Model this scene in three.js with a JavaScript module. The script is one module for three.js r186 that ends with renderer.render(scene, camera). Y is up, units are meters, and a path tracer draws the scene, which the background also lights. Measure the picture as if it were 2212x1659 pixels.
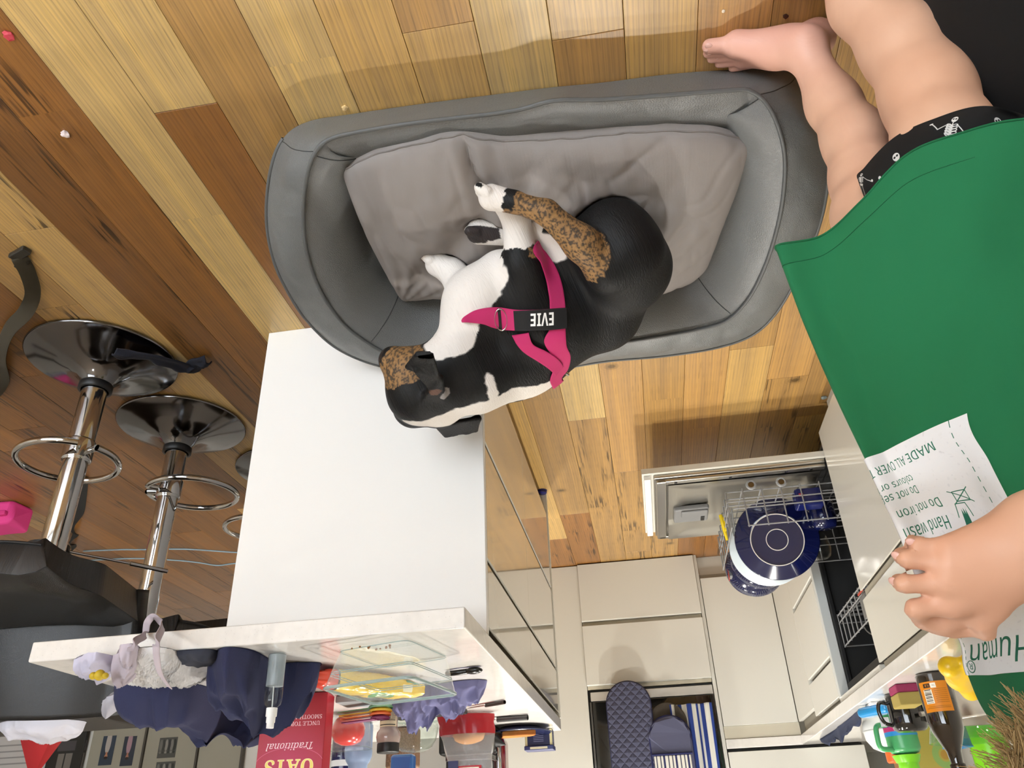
import * as THREE from 'three';
import { RoundedBoxGeometry } from 'three/addons/geometries/RoundedBoxGeometry.js';
import { mergeGeometries, mergeVertices } from 'three/addons/utils/BufferGeometryUtils.js';
import { RectAreaLightUniformsLib } from 'three/addons/lights/RectAreaLightUniformsLib.js';
import { FontLoader } from 'three/addons/loaders/FontLoader.js';
import { TextGeometry } from 'three/addons/geometries/TextGeometry.js';

RectAreaLightUniformsLib.init();
const scene = new THREE.Scene();
// ---------------------------------------------------------------- camera (held upside down, so the picture is turned by 180 degrees)
const camera = new THREE.PerspectiveCamera(52.006, 2212 / 1659, 0.05, 60);
camera.position.set(0, 1.2548, 0);
camera.up.set(-0.1163, -0.8603, 0.4963);
camera.lookAt(0.1260, 1.2548 - 0.5087, -0.8516);
// ---------------------------------------------------------------- daylight: an even overcast sky outside the glazed doors behind the camera
scene.background = new THREE.Color(0.86, 0.93, 1.0);
scene.backgroundIntensity = 10.4;
scene.environmentIntensity = 10.4;
const EXPOSURE = 1.03, LAMP = 6.2;
const DOWNLIGHTS = [[-0.12, -2.35, 'above the kitchen aisle'], [-0.1, -3.35, 'in front of the oven'], [0.72, -2.6, 'above the island'], [0.55, -3.6, 'beside the tall oven cabinet'], [1.6, 0.6, 'behind the camera']];
const CEILING = 2.45;

// ---------------------------------------------------------------- helpers
const rng = (s) => () => { s |= 0; s = s + 0x6D2B79F5 | 0; let t = Math.imul(s ^ s >>> 15, 1 | s); t = t + Math.imul(t ^ t >>> 7, 61 | t) ^ t; return ((t ^ t >>> 14) >>> 0) / 4294967296; };
const V = (a, b, c) => Array.isArray(a) ? new THREE.Vector3(a[0], a[1], a[2]) : new THREE.Vector3(a, b, c);
const clamp = (x, a = 0, b = 1) => Math.min(b, Math.max(a, x)), lerp = (a, b, t) => a + (b - a) * t;
const smooth = (a, b, x) => { const t = clamp((x - a) / (b - a)); return t * t * (3 - 2 * t); };
const hash3 = (x, y, z) => { let h = Math.imul(x, 374761393) + Math.imul(y, 668265263) + Math.imul(z, 2147483647) | 0; h = Math.imul(h ^ h >>> 13, 1274126177); return ((h ^ h >>> 16) >>> 0) / 4294967296; };
function noise(x, y, z = 0) {
  const xi = Math.floor(x), yi = Math.floor(y), zi = Math.floor(z); let u = x - xi, v = y - yi, w = z - zi;
  u = u * u * (3 - 2 * u); v = v * v * (3 - 2 * v); w = w * w * (3 - 2 * w);
  const L = (a, b, t) => a + (b - a) * t, h = (a, b, c) => hash3(xi + a, yi + b, zi + c);
  return L(L(L(h(0, 0, 0), h(1, 0, 0), u), L(h(0, 1, 0), h(1, 1, 0), u), v), L(L(h(0, 0, 1), h(1, 0, 1), u), L(h(0, 1, 1), h(1, 1, 1), u), v), w);
}
const fbm = (x, y, z = 0, o = 4) => { let s = 0, a = 0.5; for (let i = 0; i < o; i++) { s += a * noise(x, y, z); x = x * 2.03 + 7.1; y = y * 2.03 + 3.7; z = z * 2.03 + 1.3; a *= 0.5; } return s / (1 - Math.pow(0.5, o)); };
const srgb = (r, g, b) => new THREE.Color().setRGB(r / 255, g / 255, b / 255, THREE.SRGBColorSpace);
const used = {};
function numbered(n) { if (!(n in used)) { used[n] = 0; return n; } used[n]++; return n + '_' + String(used[n]).padStart(3, '0'); }
function thing(name, label, category, group) {
  const o = new THREE.Group(); o.name = numbered(name); scene.add(o); o.userData = { label, category };
  if (group) o.userData.group = group; return o;
}
function base(name, pos, label, category, group) { const o = thing(name, label, category, group); o.position.set(...pos); return o; }
function solo(name, geo, mat, label, category, group) { const m = new THREE.Mesh(merge(geo), mat); m.name = numbered(name); scene.add(m); m.userData = { label, category }; if (group) m.userData.group = group; return m; }
function merge(g) {
  if (!Array.isArray(g)) return g; if (g.length === 1) return g[0];
  const col = g.every((x) => x.attributes.color);
  return mergeGeometries(g.map((x) => { x = x.index ? x.toNonIndexed() : x; for (const k in x.attributes) if (!['position', 'normal', 'uv', ...(col ? ['color'] : [])].includes(k)) x.deleteAttribute(k); if (!x.attributes.uv) x.setAttribute('uv', new THREE.BufferAttribute(new Float32Array(x.attributes.position.count * 2), 2)); return x; }));
}
function part(parent, name, geo, mat, label) { const m = new THREE.Mesh(merge(geo), mat); m.name = name; parent.add(m); if (label) m.userData.label = label; return m; }
function struct(name, geo, mat) { const m = new THREE.Mesh(merge(geo), mat); m.name = name; m.userData.kind = 'structure'; scene.add(m); return m; }
// a box by its two corners, edges rounded by r
function box(x0, x1, y0, y1, z0, z1, r = 0.002) {
  if (x0 > x1) [x0, x1] = [x1, x0]; if (y0 > y1) [y0, y1] = [y1, y0]; if (z0 > z1) [z0, z1] = [z1, z0];
  const w = x1 - x0, h = y1 - y0, d = z1 - z0, g = r > 0 ? new RoundedBoxGeometry(w, h, d, r > 0.006 ? 4 : 1, Math.min(r, w / 2.01, h / 2.01, d / 2.01)) : new THREE.BoxGeometry(w, h, d);
  g.translate((x0 + x1) / 2, (y0 + y1) / 2, (z0 + z1) / 2); return g;
}
const curve = (pts, closed = false, t = 0.5) => new THREE.CatmullRomCurve3(pts.map((p) => V(p)), closed, 'catmullrom', t);
const tube = (pts, r, n = 40, rs = 8, closed = false) => new THREE.TubeGeometry(curve(pts, closed), n, r, rs, closed);
function rod(a, b, r, rs = 8) { const A = V(a), B = V(b), g = new THREE.CylinderGeometry(r, r, A.distanceTo(B), rs); g.translate(0, A.distanceTo(B) / 2, 0); g.applyQuaternion(new THREE.Quaternion().setFromUnitVectors(V(0, 1, 0), B.clone().sub(A).normalize())); g.translate(A.x, A.y, A.z); return g; }
const lathe = (pts, n = 48) => new THREE.LatheGeometry(pts.map((p) => new THREE.Vector2(p[0], p[1])), n);
const move = (g, x, y, z) => { g.translate(x, y, z); return g; };
const ball = (c, r, n = 16) => move(new THREE.SphereGeometry(r, n, n), c[0], c[1], c[2]);
// a surface from f(u, v) -> Vector3, u and v in 0..1
function grid(f, nu, nv, wrapU = false) {
  const p = [], uv = [], ix = [];
  for (let j = 0; j <= nv; j++) for (let i = 0; i <= nu; i++) { const q = f(wrapU && i === nu ? 0 : i / nu, j / nv); p.push(q.x, q.y, q.z); uv.push(i / nu, j / nv); }
  for (let j = 0; j < nv; j++) for (let i = 0; i < nu; i++) { const a = j * (nu + 1) + i, b = a + 1, c = a + nu + 1, d = c + 1; ix.push(a, b, d, a, d, c); }
  const g = new THREE.BufferGeometry(); g.setAttribute('position', new THREE.Float32BufferAttribute(p, 3)); g.setAttribute('uv', new THREE.Float32BufferAttribute(uv, 2)); g.setIndex(ix); g.computeVertexNormals();
  if (wrapU) { const n = g.attributes.normal; for (let j = 0; j <= nv; j++) { const a = j * (nu + 1), b = a + nu; const s = V(n.getX(a) + n.getX(b), n.getY(a) + n.getY(b), n.getZ(a) + n.getZ(b)).normalize(); n.setXYZ(a, s.x, s.y, s.z); n.setXYZ(b, s.x, s.y, s.z); } }
  return g;
}
// a grid with thickness t, closed along its border
function sheet(f, nu, nv, t) {
  const top = grid(f, nu, nv), n = top.attributes.normal, p = top.attributes.position, W = nu + 1, N = W * (nv + 1), q = [], uv = [], ix = [...top.index.array];
  for (let i = 0; i < N; i++) { q.push(p.getX(i), p.getY(i), p.getZ(i)); uv.push(top.attributes.uv.getX(i), top.attributes.uv.getY(i)); }
  for (let i = 0; i < N; i++) { q.push(p.getX(i) - n.getX(i) * t, p.getY(i) - n.getY(i) * t, p.getZ(i) - n.getZ(i) * t); uv.push(uv[i * 2], uv[i * 2 + 1]); }
  for (let k = 0; k < top.index.count; k += 3) ix.push(ix[k] + N, ix[k + 2] + N, ix[k + 1] + N);
  const rim = []; for (let i = 0; i < nu; i++) rim.push(i); for (let j = 0; j < nv; j++) rim.push(j * W + nu); for (let i = nu; i > 0; i--) rim.push(nv * W + i); for (let j = nv; j > 0; j--) rim.push(j * W);
  for (let k = 0; k < rim.length; k++) { const a = rim[k], b = rim[(k + 1) % rim.length]; ix.push(a, a + N, b, b, a + N, b + N); }
  const g = new THREE.BufferGeometry(); g.setAttribute('position', new THREE.Float32BufferAttribute(q, 3)); g.setAttribute('uv', new THREE.Float32BufferAttribute(uv, 2)); g.setIndex(ix); g.computeVertexNormals(); return g;
}
// Catmull-Rom through rows of control points
function crRow(pts, t, closed = false) {
  const n = pts.length, m = closed ? n : n - 1, x = clamp(t, 0, 0.999999) * m, i = Math.floor(x), f = x - i, at = (k) => closed ? pts[(k + n) % n] : pts[clamp(k, 0, n - 1)], [a, b, c, d] = [at(i - 1), at(i), at(i + 1), at(i + 2)];
  return [0, 1, 2].map((k) => 0.5 * (2 * b[k] + (c[k] - a[k]) * f + (2 * a[k] - 5 * b[k] + 4 * c[k] - d[k]) * f * f + (3 * b[k] - 3 * c[k] + d[k] - a[k]) * f * f * f));
}
const patch = (rows, closed = false) => (u, v) => V(crRow(rows.map((r) => crRow(r, u, closed)), v));
// distance to a capsule with two radii
function cone(p, a, b, ra, rb) { const dx = b[0] - a[0], dy = b[1] - a[1], dz = b[2] - a[2], px = p[0] - a[0], py = p[1] - a[1], pz = p[2] - a[2], t = clamp((px * dx + py * dy + pz * dz) / (dx * dx + dy * dy + dz * dz)); return Math.hypot(px - dx * t, py - dy * t, pz - dz * t) - lerp(ra, rb, t); }
const smin = (a, b, k) => { const h = Math.max(k - Math.abs(a - b), 0) / k; return Math.min(a, b) - h * h * k * 0.25; };
// skeleton -> distance function; each bone [a, b, ra, rb, blend]
function bonesField(bones) {
  const bs = bones.map(([a, b, ra, rb, k = 0.02]) => ({ a, b, ra, rb, k, c: [(a[0] + b[0]) / 2, (a[1] + b[1]) / 2, (a[2] + b[2]) / 2], R: Math.hypot(a[0] - b[0], a[1] - b[1], a[2] - b[2]) / 2 + Math.max(ra, rb) }));
  return (p) => { let d = 1e3; for (const o of bs) { const q = Math.hypot(p[0] - o.c[0], p[1] - o.c[1], p[2] - o.c[2]) - o.R; if (q > d + o.k) continue; d = smin(d, cone(p, o.a, o.b, o.ra, o.rb), o.k); } return d; };
}
// flat rounded triangle
function triDist(p, A, B, C) {
  const s = (u, v) => [u[0] - v[0], u[1] - v[1], u[2] - v[2]], d = (u, v) => u[0] * v[0] + u[1] * v[1] + u[2] * v[2], x = (u, v) => [u[1] * v[2] - u[2] * v[1], u[2] * v[0] - u[0] * v[2], u[0] * v[1] - u[1] * v[0]];
  const ba = s(B, A), cb = s(C, B), ac = s(A, C), pa = s(p, A), pb = s(p, B), pc = s(p, C), n = x(ba, ac);
  const e = (v, w) => { const t = clamp(d(v, w) / d(v, v)); return (v[0] * t - w[0]) ** 2 + (v[1] * t - w[1]) ** 2 + (v[2] * t - w[2]) ** 2; };
  return Math.sqrt(Math.sign(d(x(ba, n), pa)) + Math.sign(d(x(cb, n), pb)) + Math.sign(d(x(ac, n), pc)) < 2 ? Math.min(e(ba, pa), e(cb, pb), e(ac, pc)) : d(n, pa) ** 2 / d(n, n));
}
// surface nets over the blocks that the surface passes through
function surfaceNets(sdf, lo, hi, h, B = 8) {
  const n = [0, 1, 2].map((k) => Math.ceil((hi[k] - lo[k]) / h / B)), S = [n[0] * B + 2, n[1] * B + 2], id = (i, j, k) => i + S[0] * (j + S[1] * k), vert = new Map(), pos = [], quads = [], v = new Float64Array((B + 1) ** 3), half = B * h / 2, R = half * 1.7321 + h;
  for (let bk = 0; bk < n[2]; bk++) for (let bj = 0; bj < n[1]; bj++) for (let bi = 0; bi < n[0]; bi++) {
    const o = [lo[0] + bi * B * h, lo[1] + bj * B * h, lo[2] + bk * B * h];
    if (Math.abs(sdf([o[0] + half, o[1] + half, o[2] + half])) > R * 1.15) continue;
    const at = (i, j, k) => v[i + (B + 1) * (j + (B + 1) * k)];
    for (let k = 0; k <= B; k++) for (let j = 0; j <= B; j++) for (let i = 0; i <= B; i++) v[i + (B + 1) * (j + (B + 1) * k)] = sdf([o[0] + i * h, o[1] + j * h, o[2] + k * h]);
    for (let k = 0; k < B; k++) for (let j = 0; j < B; j++) for (let i = 0; i < B; i++) {
      let c = 0, s = [0, 0, 0], m = 0; const d = []; for (let q = 0; q < 8; q++) { const t = at(i + (q & 1), j + (q >> 1 & 1), k + (q >> 2)); d.push(t); if (t < 0) m |= 1 << q; }
      if (m === 0 || m === 255) continue;
      for (const [a, b] of EDGES) if ((m >> a & 1) !== (m >> b & 1)) { const t = d[a] / (d[a] - d[b]); for (let x = 0; x < 3; x++) { const ca = a >> x & 1, cb = b >> x & 1; s[x] += ca + (cb - ca) * t; } c++; }
      const I = bi * B + i, J = bj * B + j, K = bk * B + k; vert.set(id(I, J, K), pos.length / 3); pos.push(lo[0] + (I + s[0] / c) * h, lo[1] + (J + s[1] / c) * h, lo[2] + (K + s[2] / c) * h);
      const z = m & 1; if (z !== (m >> 1 & 1)) quads.push([0, I, J, K, z]); if (z !== (m >> 2 & 1)) quads.push([1, I, J, K, z]); if (z !== (m >> 4 & 1)) quads.push([2, I, J, K, z]);
    }
  }
  const ix = []; for (const [ax, I, J, K, z] of quads) {
    const f = ax === 0 ? [[0, 0, 0], [0, -1, 0], [0, -1, -1], [0, 0, -1]] : ax === 1 ? [[0, 0, 0], [0, 0, -1], [-1, 0, -1], [-1, 0, 0]] : [[0, 0, 0], [-1, 0, 0], [-1, -1, 0], [0, -1, 0]];
    const q = f.map((e) => vert.get(id(I + e[0], J + e[1], K + e[2]))); if (q.some((x) => x === undefined)) continue;
    if (z) ix.push(q[0], q[1], q[2], q[0], q[2], q[3]); else ix.push(q[0], q[2], q[1], q[0], q[3], q[2]);
  }
  const g = new THREE.BufferGeometry(); g.setAttribute('position', new THREE.Float32BufferAttribute(pos, 3)); g.setIndex(ix); g.computeVertexNormals(); return g;
}
const EDGES = [[0, 1], [2, 3], [4, 5], [6, 7], [0, 2], [1, 3], [4, 6], [5, 7], [0, 4], [1, 5], [2, 6], [3, 7]];
function paint(g, f) { const p = g.attributes.position, n = g.attributes.normal, c = new Float32Array(p.count * 3), k = new THREE.Color(); for (let i = 0; i < p.count; i++) { const s = f([p.getX(i), p.getY(i), p.getZ(i)], [n.getX(i), n.getY(i), n.getZ(i)]); k.setRGB(s[0] / 255, s[1] / 255, s[2] / 255, THREE.SRGBColorSpace); c.set([k.r, k.g, k.b], i * 3); } g.setAttribute('color', new THREE.BufferAttribute(c, 3)); return g; }
const gradient = (f, p, e = 0.002) => { const g = [0, 1, 2].map((k) => { const a = [...p], b = [...p]; a[k] += e; b[k] -= e; return f(a) - f(b); }), l = Math.hypot(...g) || 1; return g.map((x) => x / l); };
const settle = (f, p, d) => { let q = [...p]; for (let i = 0; i < 12; i++) { const s = f(q) - d, n = gradient(f, q); q = q.map((x, k) => x - n[k] * s * 0.9); } return q; };

// ---------------------------------------------------------------- textures
function tex(w, h, f, color = true) {
  const d = new Uint8Array(w * h * 4); for (let y = 0; y < h; y++) for (let x = 0; x < w; x++) { const c = f(x / w, y / h, x, y), i = (y * w + x) * 4; if (Array.isArray(c)) { d[i] = c[0]; d[i + 1] = c[1]; d[i + 2] = c[2]; } else d[i] = d[i + 1] = d[i + 2] = c; d[i + 3] = 255; }
  const t = new THREE.DataTexture(d, w, h); t.wrapS = t.wrapT = THREE.RepeatWrapping; t.magFilter = THREE.LinearFilter; t.minFilter = THREE.LinearMipmapLinearFilter; t.generateMipmaps = true; if (color) t.colorSpace = THREE.SRGBColorSpace; t.needsUpdate = true; return t;
}
function canvasTex(w, h, draw) { const c = document.createElement('canvas'); c.width = w; c.height = h; draw(c.getContext('2d'), w, h); const t = new THREE.CanvasTexture(c); t.colorSpace = THREE.SRGBColorSpace; return t; }
const tiled = (t, a, b) => { const c = t.clone(); c.repeat.set(a, b); c.needsUpdate = true; return c; };
const S = (color, roughness = 0.5, o = {}) => new THREE.MeshStandardMaterial({ color, roughness, side: THREE.DoubleSide, ...o });
const P = (color, roughness = 0.5, o = {}) => new THREE.MeshPhysicalMaterial({ color, roughness, side: THREE.DoubleSide, ...o });
const pebble = tex(256, 256, (u, v) => { let m = 9, m2 = 9; const x = u * 40, y = v * 40, xi = Math.floor(x), yi = Math.floor(y); for (let i = -1; i < 2; i++) for (let j = -1; j < 2; j++) { const a = (xi + i + 40) % 40, b = (yi + j + 40) % 40, d = Math.hypot(xi + i + hash3(a, b, 1) - x, yi + j + hash3(a, b, 2) - y); if (d < m) { m2 = m; m = d; } else if (d < m2) m2 = d; } return 255 * clamp((m2 - m) * 1.8); }, false);
const weave = tex(256, 256, (u, v, x, y) => 120 + 60 * Math.sin(x * Math.PI / 4) * Math.cos(y * Math.PI / 4) + 60 * (hash3(x, y, 5) - 0.5) + 40 * (hash3(x >> 1, 3, 7) - 0.5), false);
const M = {
  cream: P(srgb(216, 214, 204), 0.22, { clearcoat: 0.5, clearcoatRoughness: 0.08 }),
  creamSatin: S(srgb(216, 215, 207), 0.4),
  gloss: P(srgb(204, 202, 192), 0.12, { clearcoat: 1, clearcoatRoughness: 0.04 }),
  white: S(srgb(240, 238, 234), 0.45),
  dark: S(srgb(34, 33, 31), 0.7),
  black: S(srgb(14, 14, 15), 0.5),
  steel: S(srgb(190, 186, 178), 0.28, { metalness: 1 }),
  chrome: S(srgb(205, 205, 205), 0.07, { metalness: 1 }),
  chromeDark: S(srgb(120, 120, 122), 0.12, { metalness: 1 }),
  wire: S(srgb(150, 150, 150), 0.4, { metalness: 0.3 }),
  wall: S(srgb(226, 223, 214), 0.9),
  glass: P(srgb(255, 255, 255), 0.02, { transmission: 1, thickness: 0, ior: 1.5 }),
};
// ================================================================ ROOM
const XL = -1.35, XR = 4.6, ZF = -4.7, ZN = 2.6;
{
  // hardwood boards: grain maps shared by the boards, tone from the material
  const grain = (seed, knots, worn) => tex(256, 1024, (u, v) => {
    const du = u + 0.05 * (noise(u * 2, v * 5, seed) - 0.5), band = fbm(du * 9, v * 1.6, seed + 3, 3), fine = fbm(du * 70, v * 7, seed + 9, 2), pore = noise(du * 160, v * 26, seed + 20);
    const ring = 0.5 + 0.5 * Math.sin(du * 90 + 9 * noise(du * 1.5, v * 3, seed + 30)); let l = 0.90 + 0.20 * (band - 0.5) + 0.12 * (fine - 0.5) - 0.07 * Math.pow(ring, 4) - 0.10 * smooth(0.72, 0.86, pore), warm = 0;
    for (const [ku, kv] of knots) { const d = Math.hypot((u - ku) * 0.5, (v - kv) * 7) * 16; l *= 1 - 0.45 * Math.exp(-d * d); l += 0.05 * Math.sin(d * 9) * Math.exp(-d * 0.5); }
    if (worn) { const m = fbm(u * 3, v * 5, seed + 50, 3), s = fbm(u * 30, v * 16, seed + 60, 3); warm = smooth(0.5, 0.72, m) * smooth(0.5, 0.66, s); l *= 1 - 0.5 * warm; }
    l = clamp(l, 0.3, 1.05) * 243; return [clamp(l, 0, 255), clamp(l * (0.985 - 0.02 * (band - 0.5)), 0, 255), clamp(l * (0.955 - 0.16 * (band - 0.5) - 0.05 * (1 - ring) + 0.04 * warm), 0, 255)];
  });
  const maps = [grain(1, [], 0), grain(2, [], 0), grain(3, [[0.7, 0.52]], 0), grain(4, [[0.3, 0.2]], 1), grain(5, [], 1)];
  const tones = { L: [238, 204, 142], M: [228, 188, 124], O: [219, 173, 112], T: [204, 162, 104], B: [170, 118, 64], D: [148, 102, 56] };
  const mats = {}; for (const k in tones) mats[k] = maps.map((m) => P(srgb(...tones[k]), 0.36, { map: m, clearcoat: 0.25, clearcoatRoughness: 0.3 }));
  const front = { '-6': 'T', '-5': 'O', '-4': 'T', '-3': 'O', '-2': 'M', '-1': 'O', 0: 'L', 1: 'M', 2: 'M', 3: 'L', 4: 'T', 5: 'B', 6: 'L', 7: 'B', 8: 'D', 9: 'M', 10: 'T', 11: 'D', 12: 'B', 13: 'D' };
  const firstCut = { '-1': -0.917, '-2': -0.79, 9: -1.172, 5: -0.925, 3: -0.66, 0: -0.7 };
  const floor = new THREE.Group(); floor.name = 'floor'; floor.userData.kind = 'structure'; scene.add(floor);
  part(floor, 'subfloor', box(XL, XR, -0.06, -0.021, ZF, ZN, 0), M.dark);
  const rnd = rng(11);
  for (let k = -11; k <= 35; k++) {
    const x0 = 0.036 + 0.13 * k, x1 = x0 + 0.13, cuts = [-0.45]; let z = firstCut[k] ?? -0.5 - 0.4 * rnd(); if (z < -0.5) cuts.push(z);
    while (z > ZF + 0.25) { z -= 0.8 + 1.4 * rnd(); cuts.push(Math.max(z, ZF)); }
    for (let i = 0; i + 1 < cuts.length; i++) {
      const a = cuts[i], b = cuts[i + 1]; const near = a > -1.6 && (b < -1.0), kitchen = x0 < 0.35 && a < -1.8;
      const tone = near && front[k] ? front[k] : kitchen ? 'TTBMTB'[Math.floor(rnd() * 6)] : k >= 8 && a < -1.7 ? 'DDBDTB'[Math.floor(rnd() * 6)] : k >= 6 ? 'LBBDDTO'[Math.floor(rnd() * 7)] : 'LMOTBBDT'[Math.floor(rnd() * 8)];  // behind the stools, darker tones put the dimmer light into the boards
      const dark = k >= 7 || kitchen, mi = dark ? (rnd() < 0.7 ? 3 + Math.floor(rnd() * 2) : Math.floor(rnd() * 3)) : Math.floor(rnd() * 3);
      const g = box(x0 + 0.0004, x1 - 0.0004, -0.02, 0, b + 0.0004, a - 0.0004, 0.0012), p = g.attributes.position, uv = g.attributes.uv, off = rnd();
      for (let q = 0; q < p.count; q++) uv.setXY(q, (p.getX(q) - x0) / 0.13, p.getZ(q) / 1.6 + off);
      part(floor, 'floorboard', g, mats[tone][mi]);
    }
  }
  const rest = part(floor, 'floorboards_behind', [...Array(47).keys()].map((i) => { const x0 = 0.036 + 0.13 * (i - 11), g = box(x0 + 0.0004, x0 + 0.1296, -0.02, 0, -0.4496, ZN, 0.001), uv = g.attributes.uv, p = g.attributes.position; for (let q = 0; q < p.count; q++) uv.setXY(q, (p.getX(q) - x0) / 0.13, p.getZ(q) / 1.6 + i * 0.37); return g; }), mats.O[0]);
  rest.userData.kind = 'stuff';
  // walls with thickness, ceiling, glazed doors in the near wall
  struct('wall_far', box(XL - 0.15, XR + 0.15, 0, CEILING, ZF - 0.15, ZF, 0), M.wall);
  struct('wall_left', box(XL - 0.15, XL, 0, CEILING, ZF, ZN, 0), M.wall);
  struct('wall_right', box(XR, XR + 0.15, 0, CEILING, ZF, ZN, 0), M.wall);
  const DX0 = 0.3, DX1 = 3.9, DH = 2.2;
  struct('wall_near', [box(XL - 0.15, DX0, 0, CEILING, ZN, ZN + 0.15, 0), box(DX1, XR + 0.15, 0, CEILING, ZN, ZN + 0.15, 0), box(DX0, DX1, DH, CEILING, ZN, ZN + 0.15, 0)], M.wall);
  struct('ceiling', box(XL - 0.15, XR + 0.15, CEILING, CEILING + 0.15, ZF - 0.15, ZN + 0.15, 0), S(srgb(240, 239, 235), 0.95));
  const win = new THREE.Group(); win.name = 'window_1'; win.userData.kind = 'structure'; scene.add(win);
  part(win, 'window_frame', [box(DX0, DX1, 0, 0.06, ZN + 0.04, ZN + 0.11), box(DX0, DX1, DH - 0.06, DH, ZN + 0.04, ZN + 0.11), ...[DX0, 1.47, 2.67, DX1 - 0.06].map((x) => box(x, x + 0.06, 0.06, DH - 0.06, ZN + 0.04, ZN + 0.11))], S(srgb(60, 62, 64), 0.4));
  for (const [a, b] of [[DX0 + 0.06, 1.47], [1.53, 2.67], [2.73, DX1 - 0.06]]) part(win, 'window_pane', box(a, b, 0.06, DH - 0.06, ZN + 0.07, ZN + 0.078, 0), M.glass);
  const ground = solo('terrace', box(-4, 9, -0.2, -0.03, ZN + 0.16, 12, 0), S(srgb(150, 146, 138), 0.9), 'grey paved terrace outside the glazed doors', 'terrace'); ground.userData = { kind: 'structure' };
  // recessed downlights
  for (const [x, z, where] of DOWNLIGHTS) {
    const l = base('downlight', [x, CEILING, z], 'round recessed white ceiling downlight ' + where, 'ceiling light', 'recessed ceiling downlights');
    part(l, 'trim_ring', lathe([[0.045, -0.002], [0.045, -0.008], [0.06, -0.006], [0.062, 0.0], [0.045, 0.0]]), S(srgb(240, 240, 240), 0.4));
    part(l, 'lamp', move(new THREE.CylinderGeometry(0.044, 0.044, 0.004, 32), 0, -0.003, 0), S(0xffffff, 0.6, { emissive: srgb(255, 250, 241), emissiveIntensity: 6 }));
    const s = new THREE.SpotLight(srgb(255, 250, 241), LAMP, 0, 1.15, 0.7, 2); s.position.set(x, CEILING - 0.02, z); s.target.position.set(x, 0, z); s.castShadow = true; s.shadow.radius = 2; s.name = 'downlight_beam'; scene.add(s, s.target);
  }
}
// ================================================================ KITCHEN ISLAND
{
  const t = thing('kitchen_island', 'cream gloss drawer unit under the white island worktop with white end panel', 'cabinet');
  const X = 0.324, ZP = -1.673, ZQ = -3.01;
  part(t, 'carcass', box(X + 0.022, 0.905, 0.1, 0.86, ZQ + 0.021, ZP - 0.021, 0), S(srgb(150, 144, 130), 0.5));
  part(t, 'end_panel', box(X - 0.001, 0.9212, 0, 0.8595, ZP - 0.02, ZP, 0.002), M.white, 'wide matt white end panel');
  part(t, 'end_panel', box(X - 0.004, 0.9212, 0, 0.8595, ZQ, ZQ + 0.02, 0.002), M.creamSatin);
  part(t, 'back_panel', box(0.905, 0.921, 0, 0.8595, ZQ + 0.02, ZP - 0.02, 0.001), M.white);
  part(t, 'kickboard', box(X + 0.05, X + 0.066, 0, 0.1, ZQ + 0.02, ZP - 0.02, 0.001), M.creamSatin);
  const rows = [[0.104, 0.393], [0.411, 0.686], [0.704, 0.840]], cols = [[ZP - 0.022, -2.3355], [-2.3385, ZQ + 0.022]];
  for (const [z0, z1] of cols) for (const [y0, y1] of rows) {
    const sh = new THREE.Shape(); sh.moveTo(0, y0); sh.lineTo(0.02, y0); sh.lineTo(0.02, y1 - 0.014); sh.lineTo(0.004, y1); sh.lineTo(0, y1); sh.lineTo(0, y0);
    const g = new THREE.ExtrudeGeometry(sh, { depth: Math.abs(z1 - z0), bevelEnabled: true, bevelSize: 0.0008, bevelThickness: 0.0008, bevelSegments: 1 }); g.translate(X, 0, Math.min(z0, z1)); part(t, 'drawer', g, M.gloss);
  }
  const top = tex(512, 512, (u, v) => { const a = fbm(u * 14, v * 3, 2, 4), b = fbm(u * 60, v * 60, 4, 2), s = hash3(Math.floor(u * 512), Math.floor(v * 512), 9), k = 238 - 7 * smooth(0.5, 0.75, a) + 8 * (b - 0.5) - (s > 0.995 ? 26 : 0); return [k, k - 1, k - 3]; });
  const w = thing('island_worktop', 'white flecked stone worktop of the island crowded with laundry and food', 'worktop');
  const g = box(0.3205, 1.2093, 0.8605, 0.9, -3.0, -1.4446, 0.003), p = g.attributes.position, uv = g.attributes.uv; for (let i = 0; i < p.count; i++) uv.setXY(i, p.getX(i) / 0.6, (p.getZ(i) + p.getY(i)) / 0.6);
  part(w, 'slab', g, P(srgb(248, 246, 243), 0.16, { map: top, clearcoat: 0.4, clearcoatRoughness: 0.05 })); M.stone = w.children[0].material; M.stoneMap = top;
}
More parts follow.
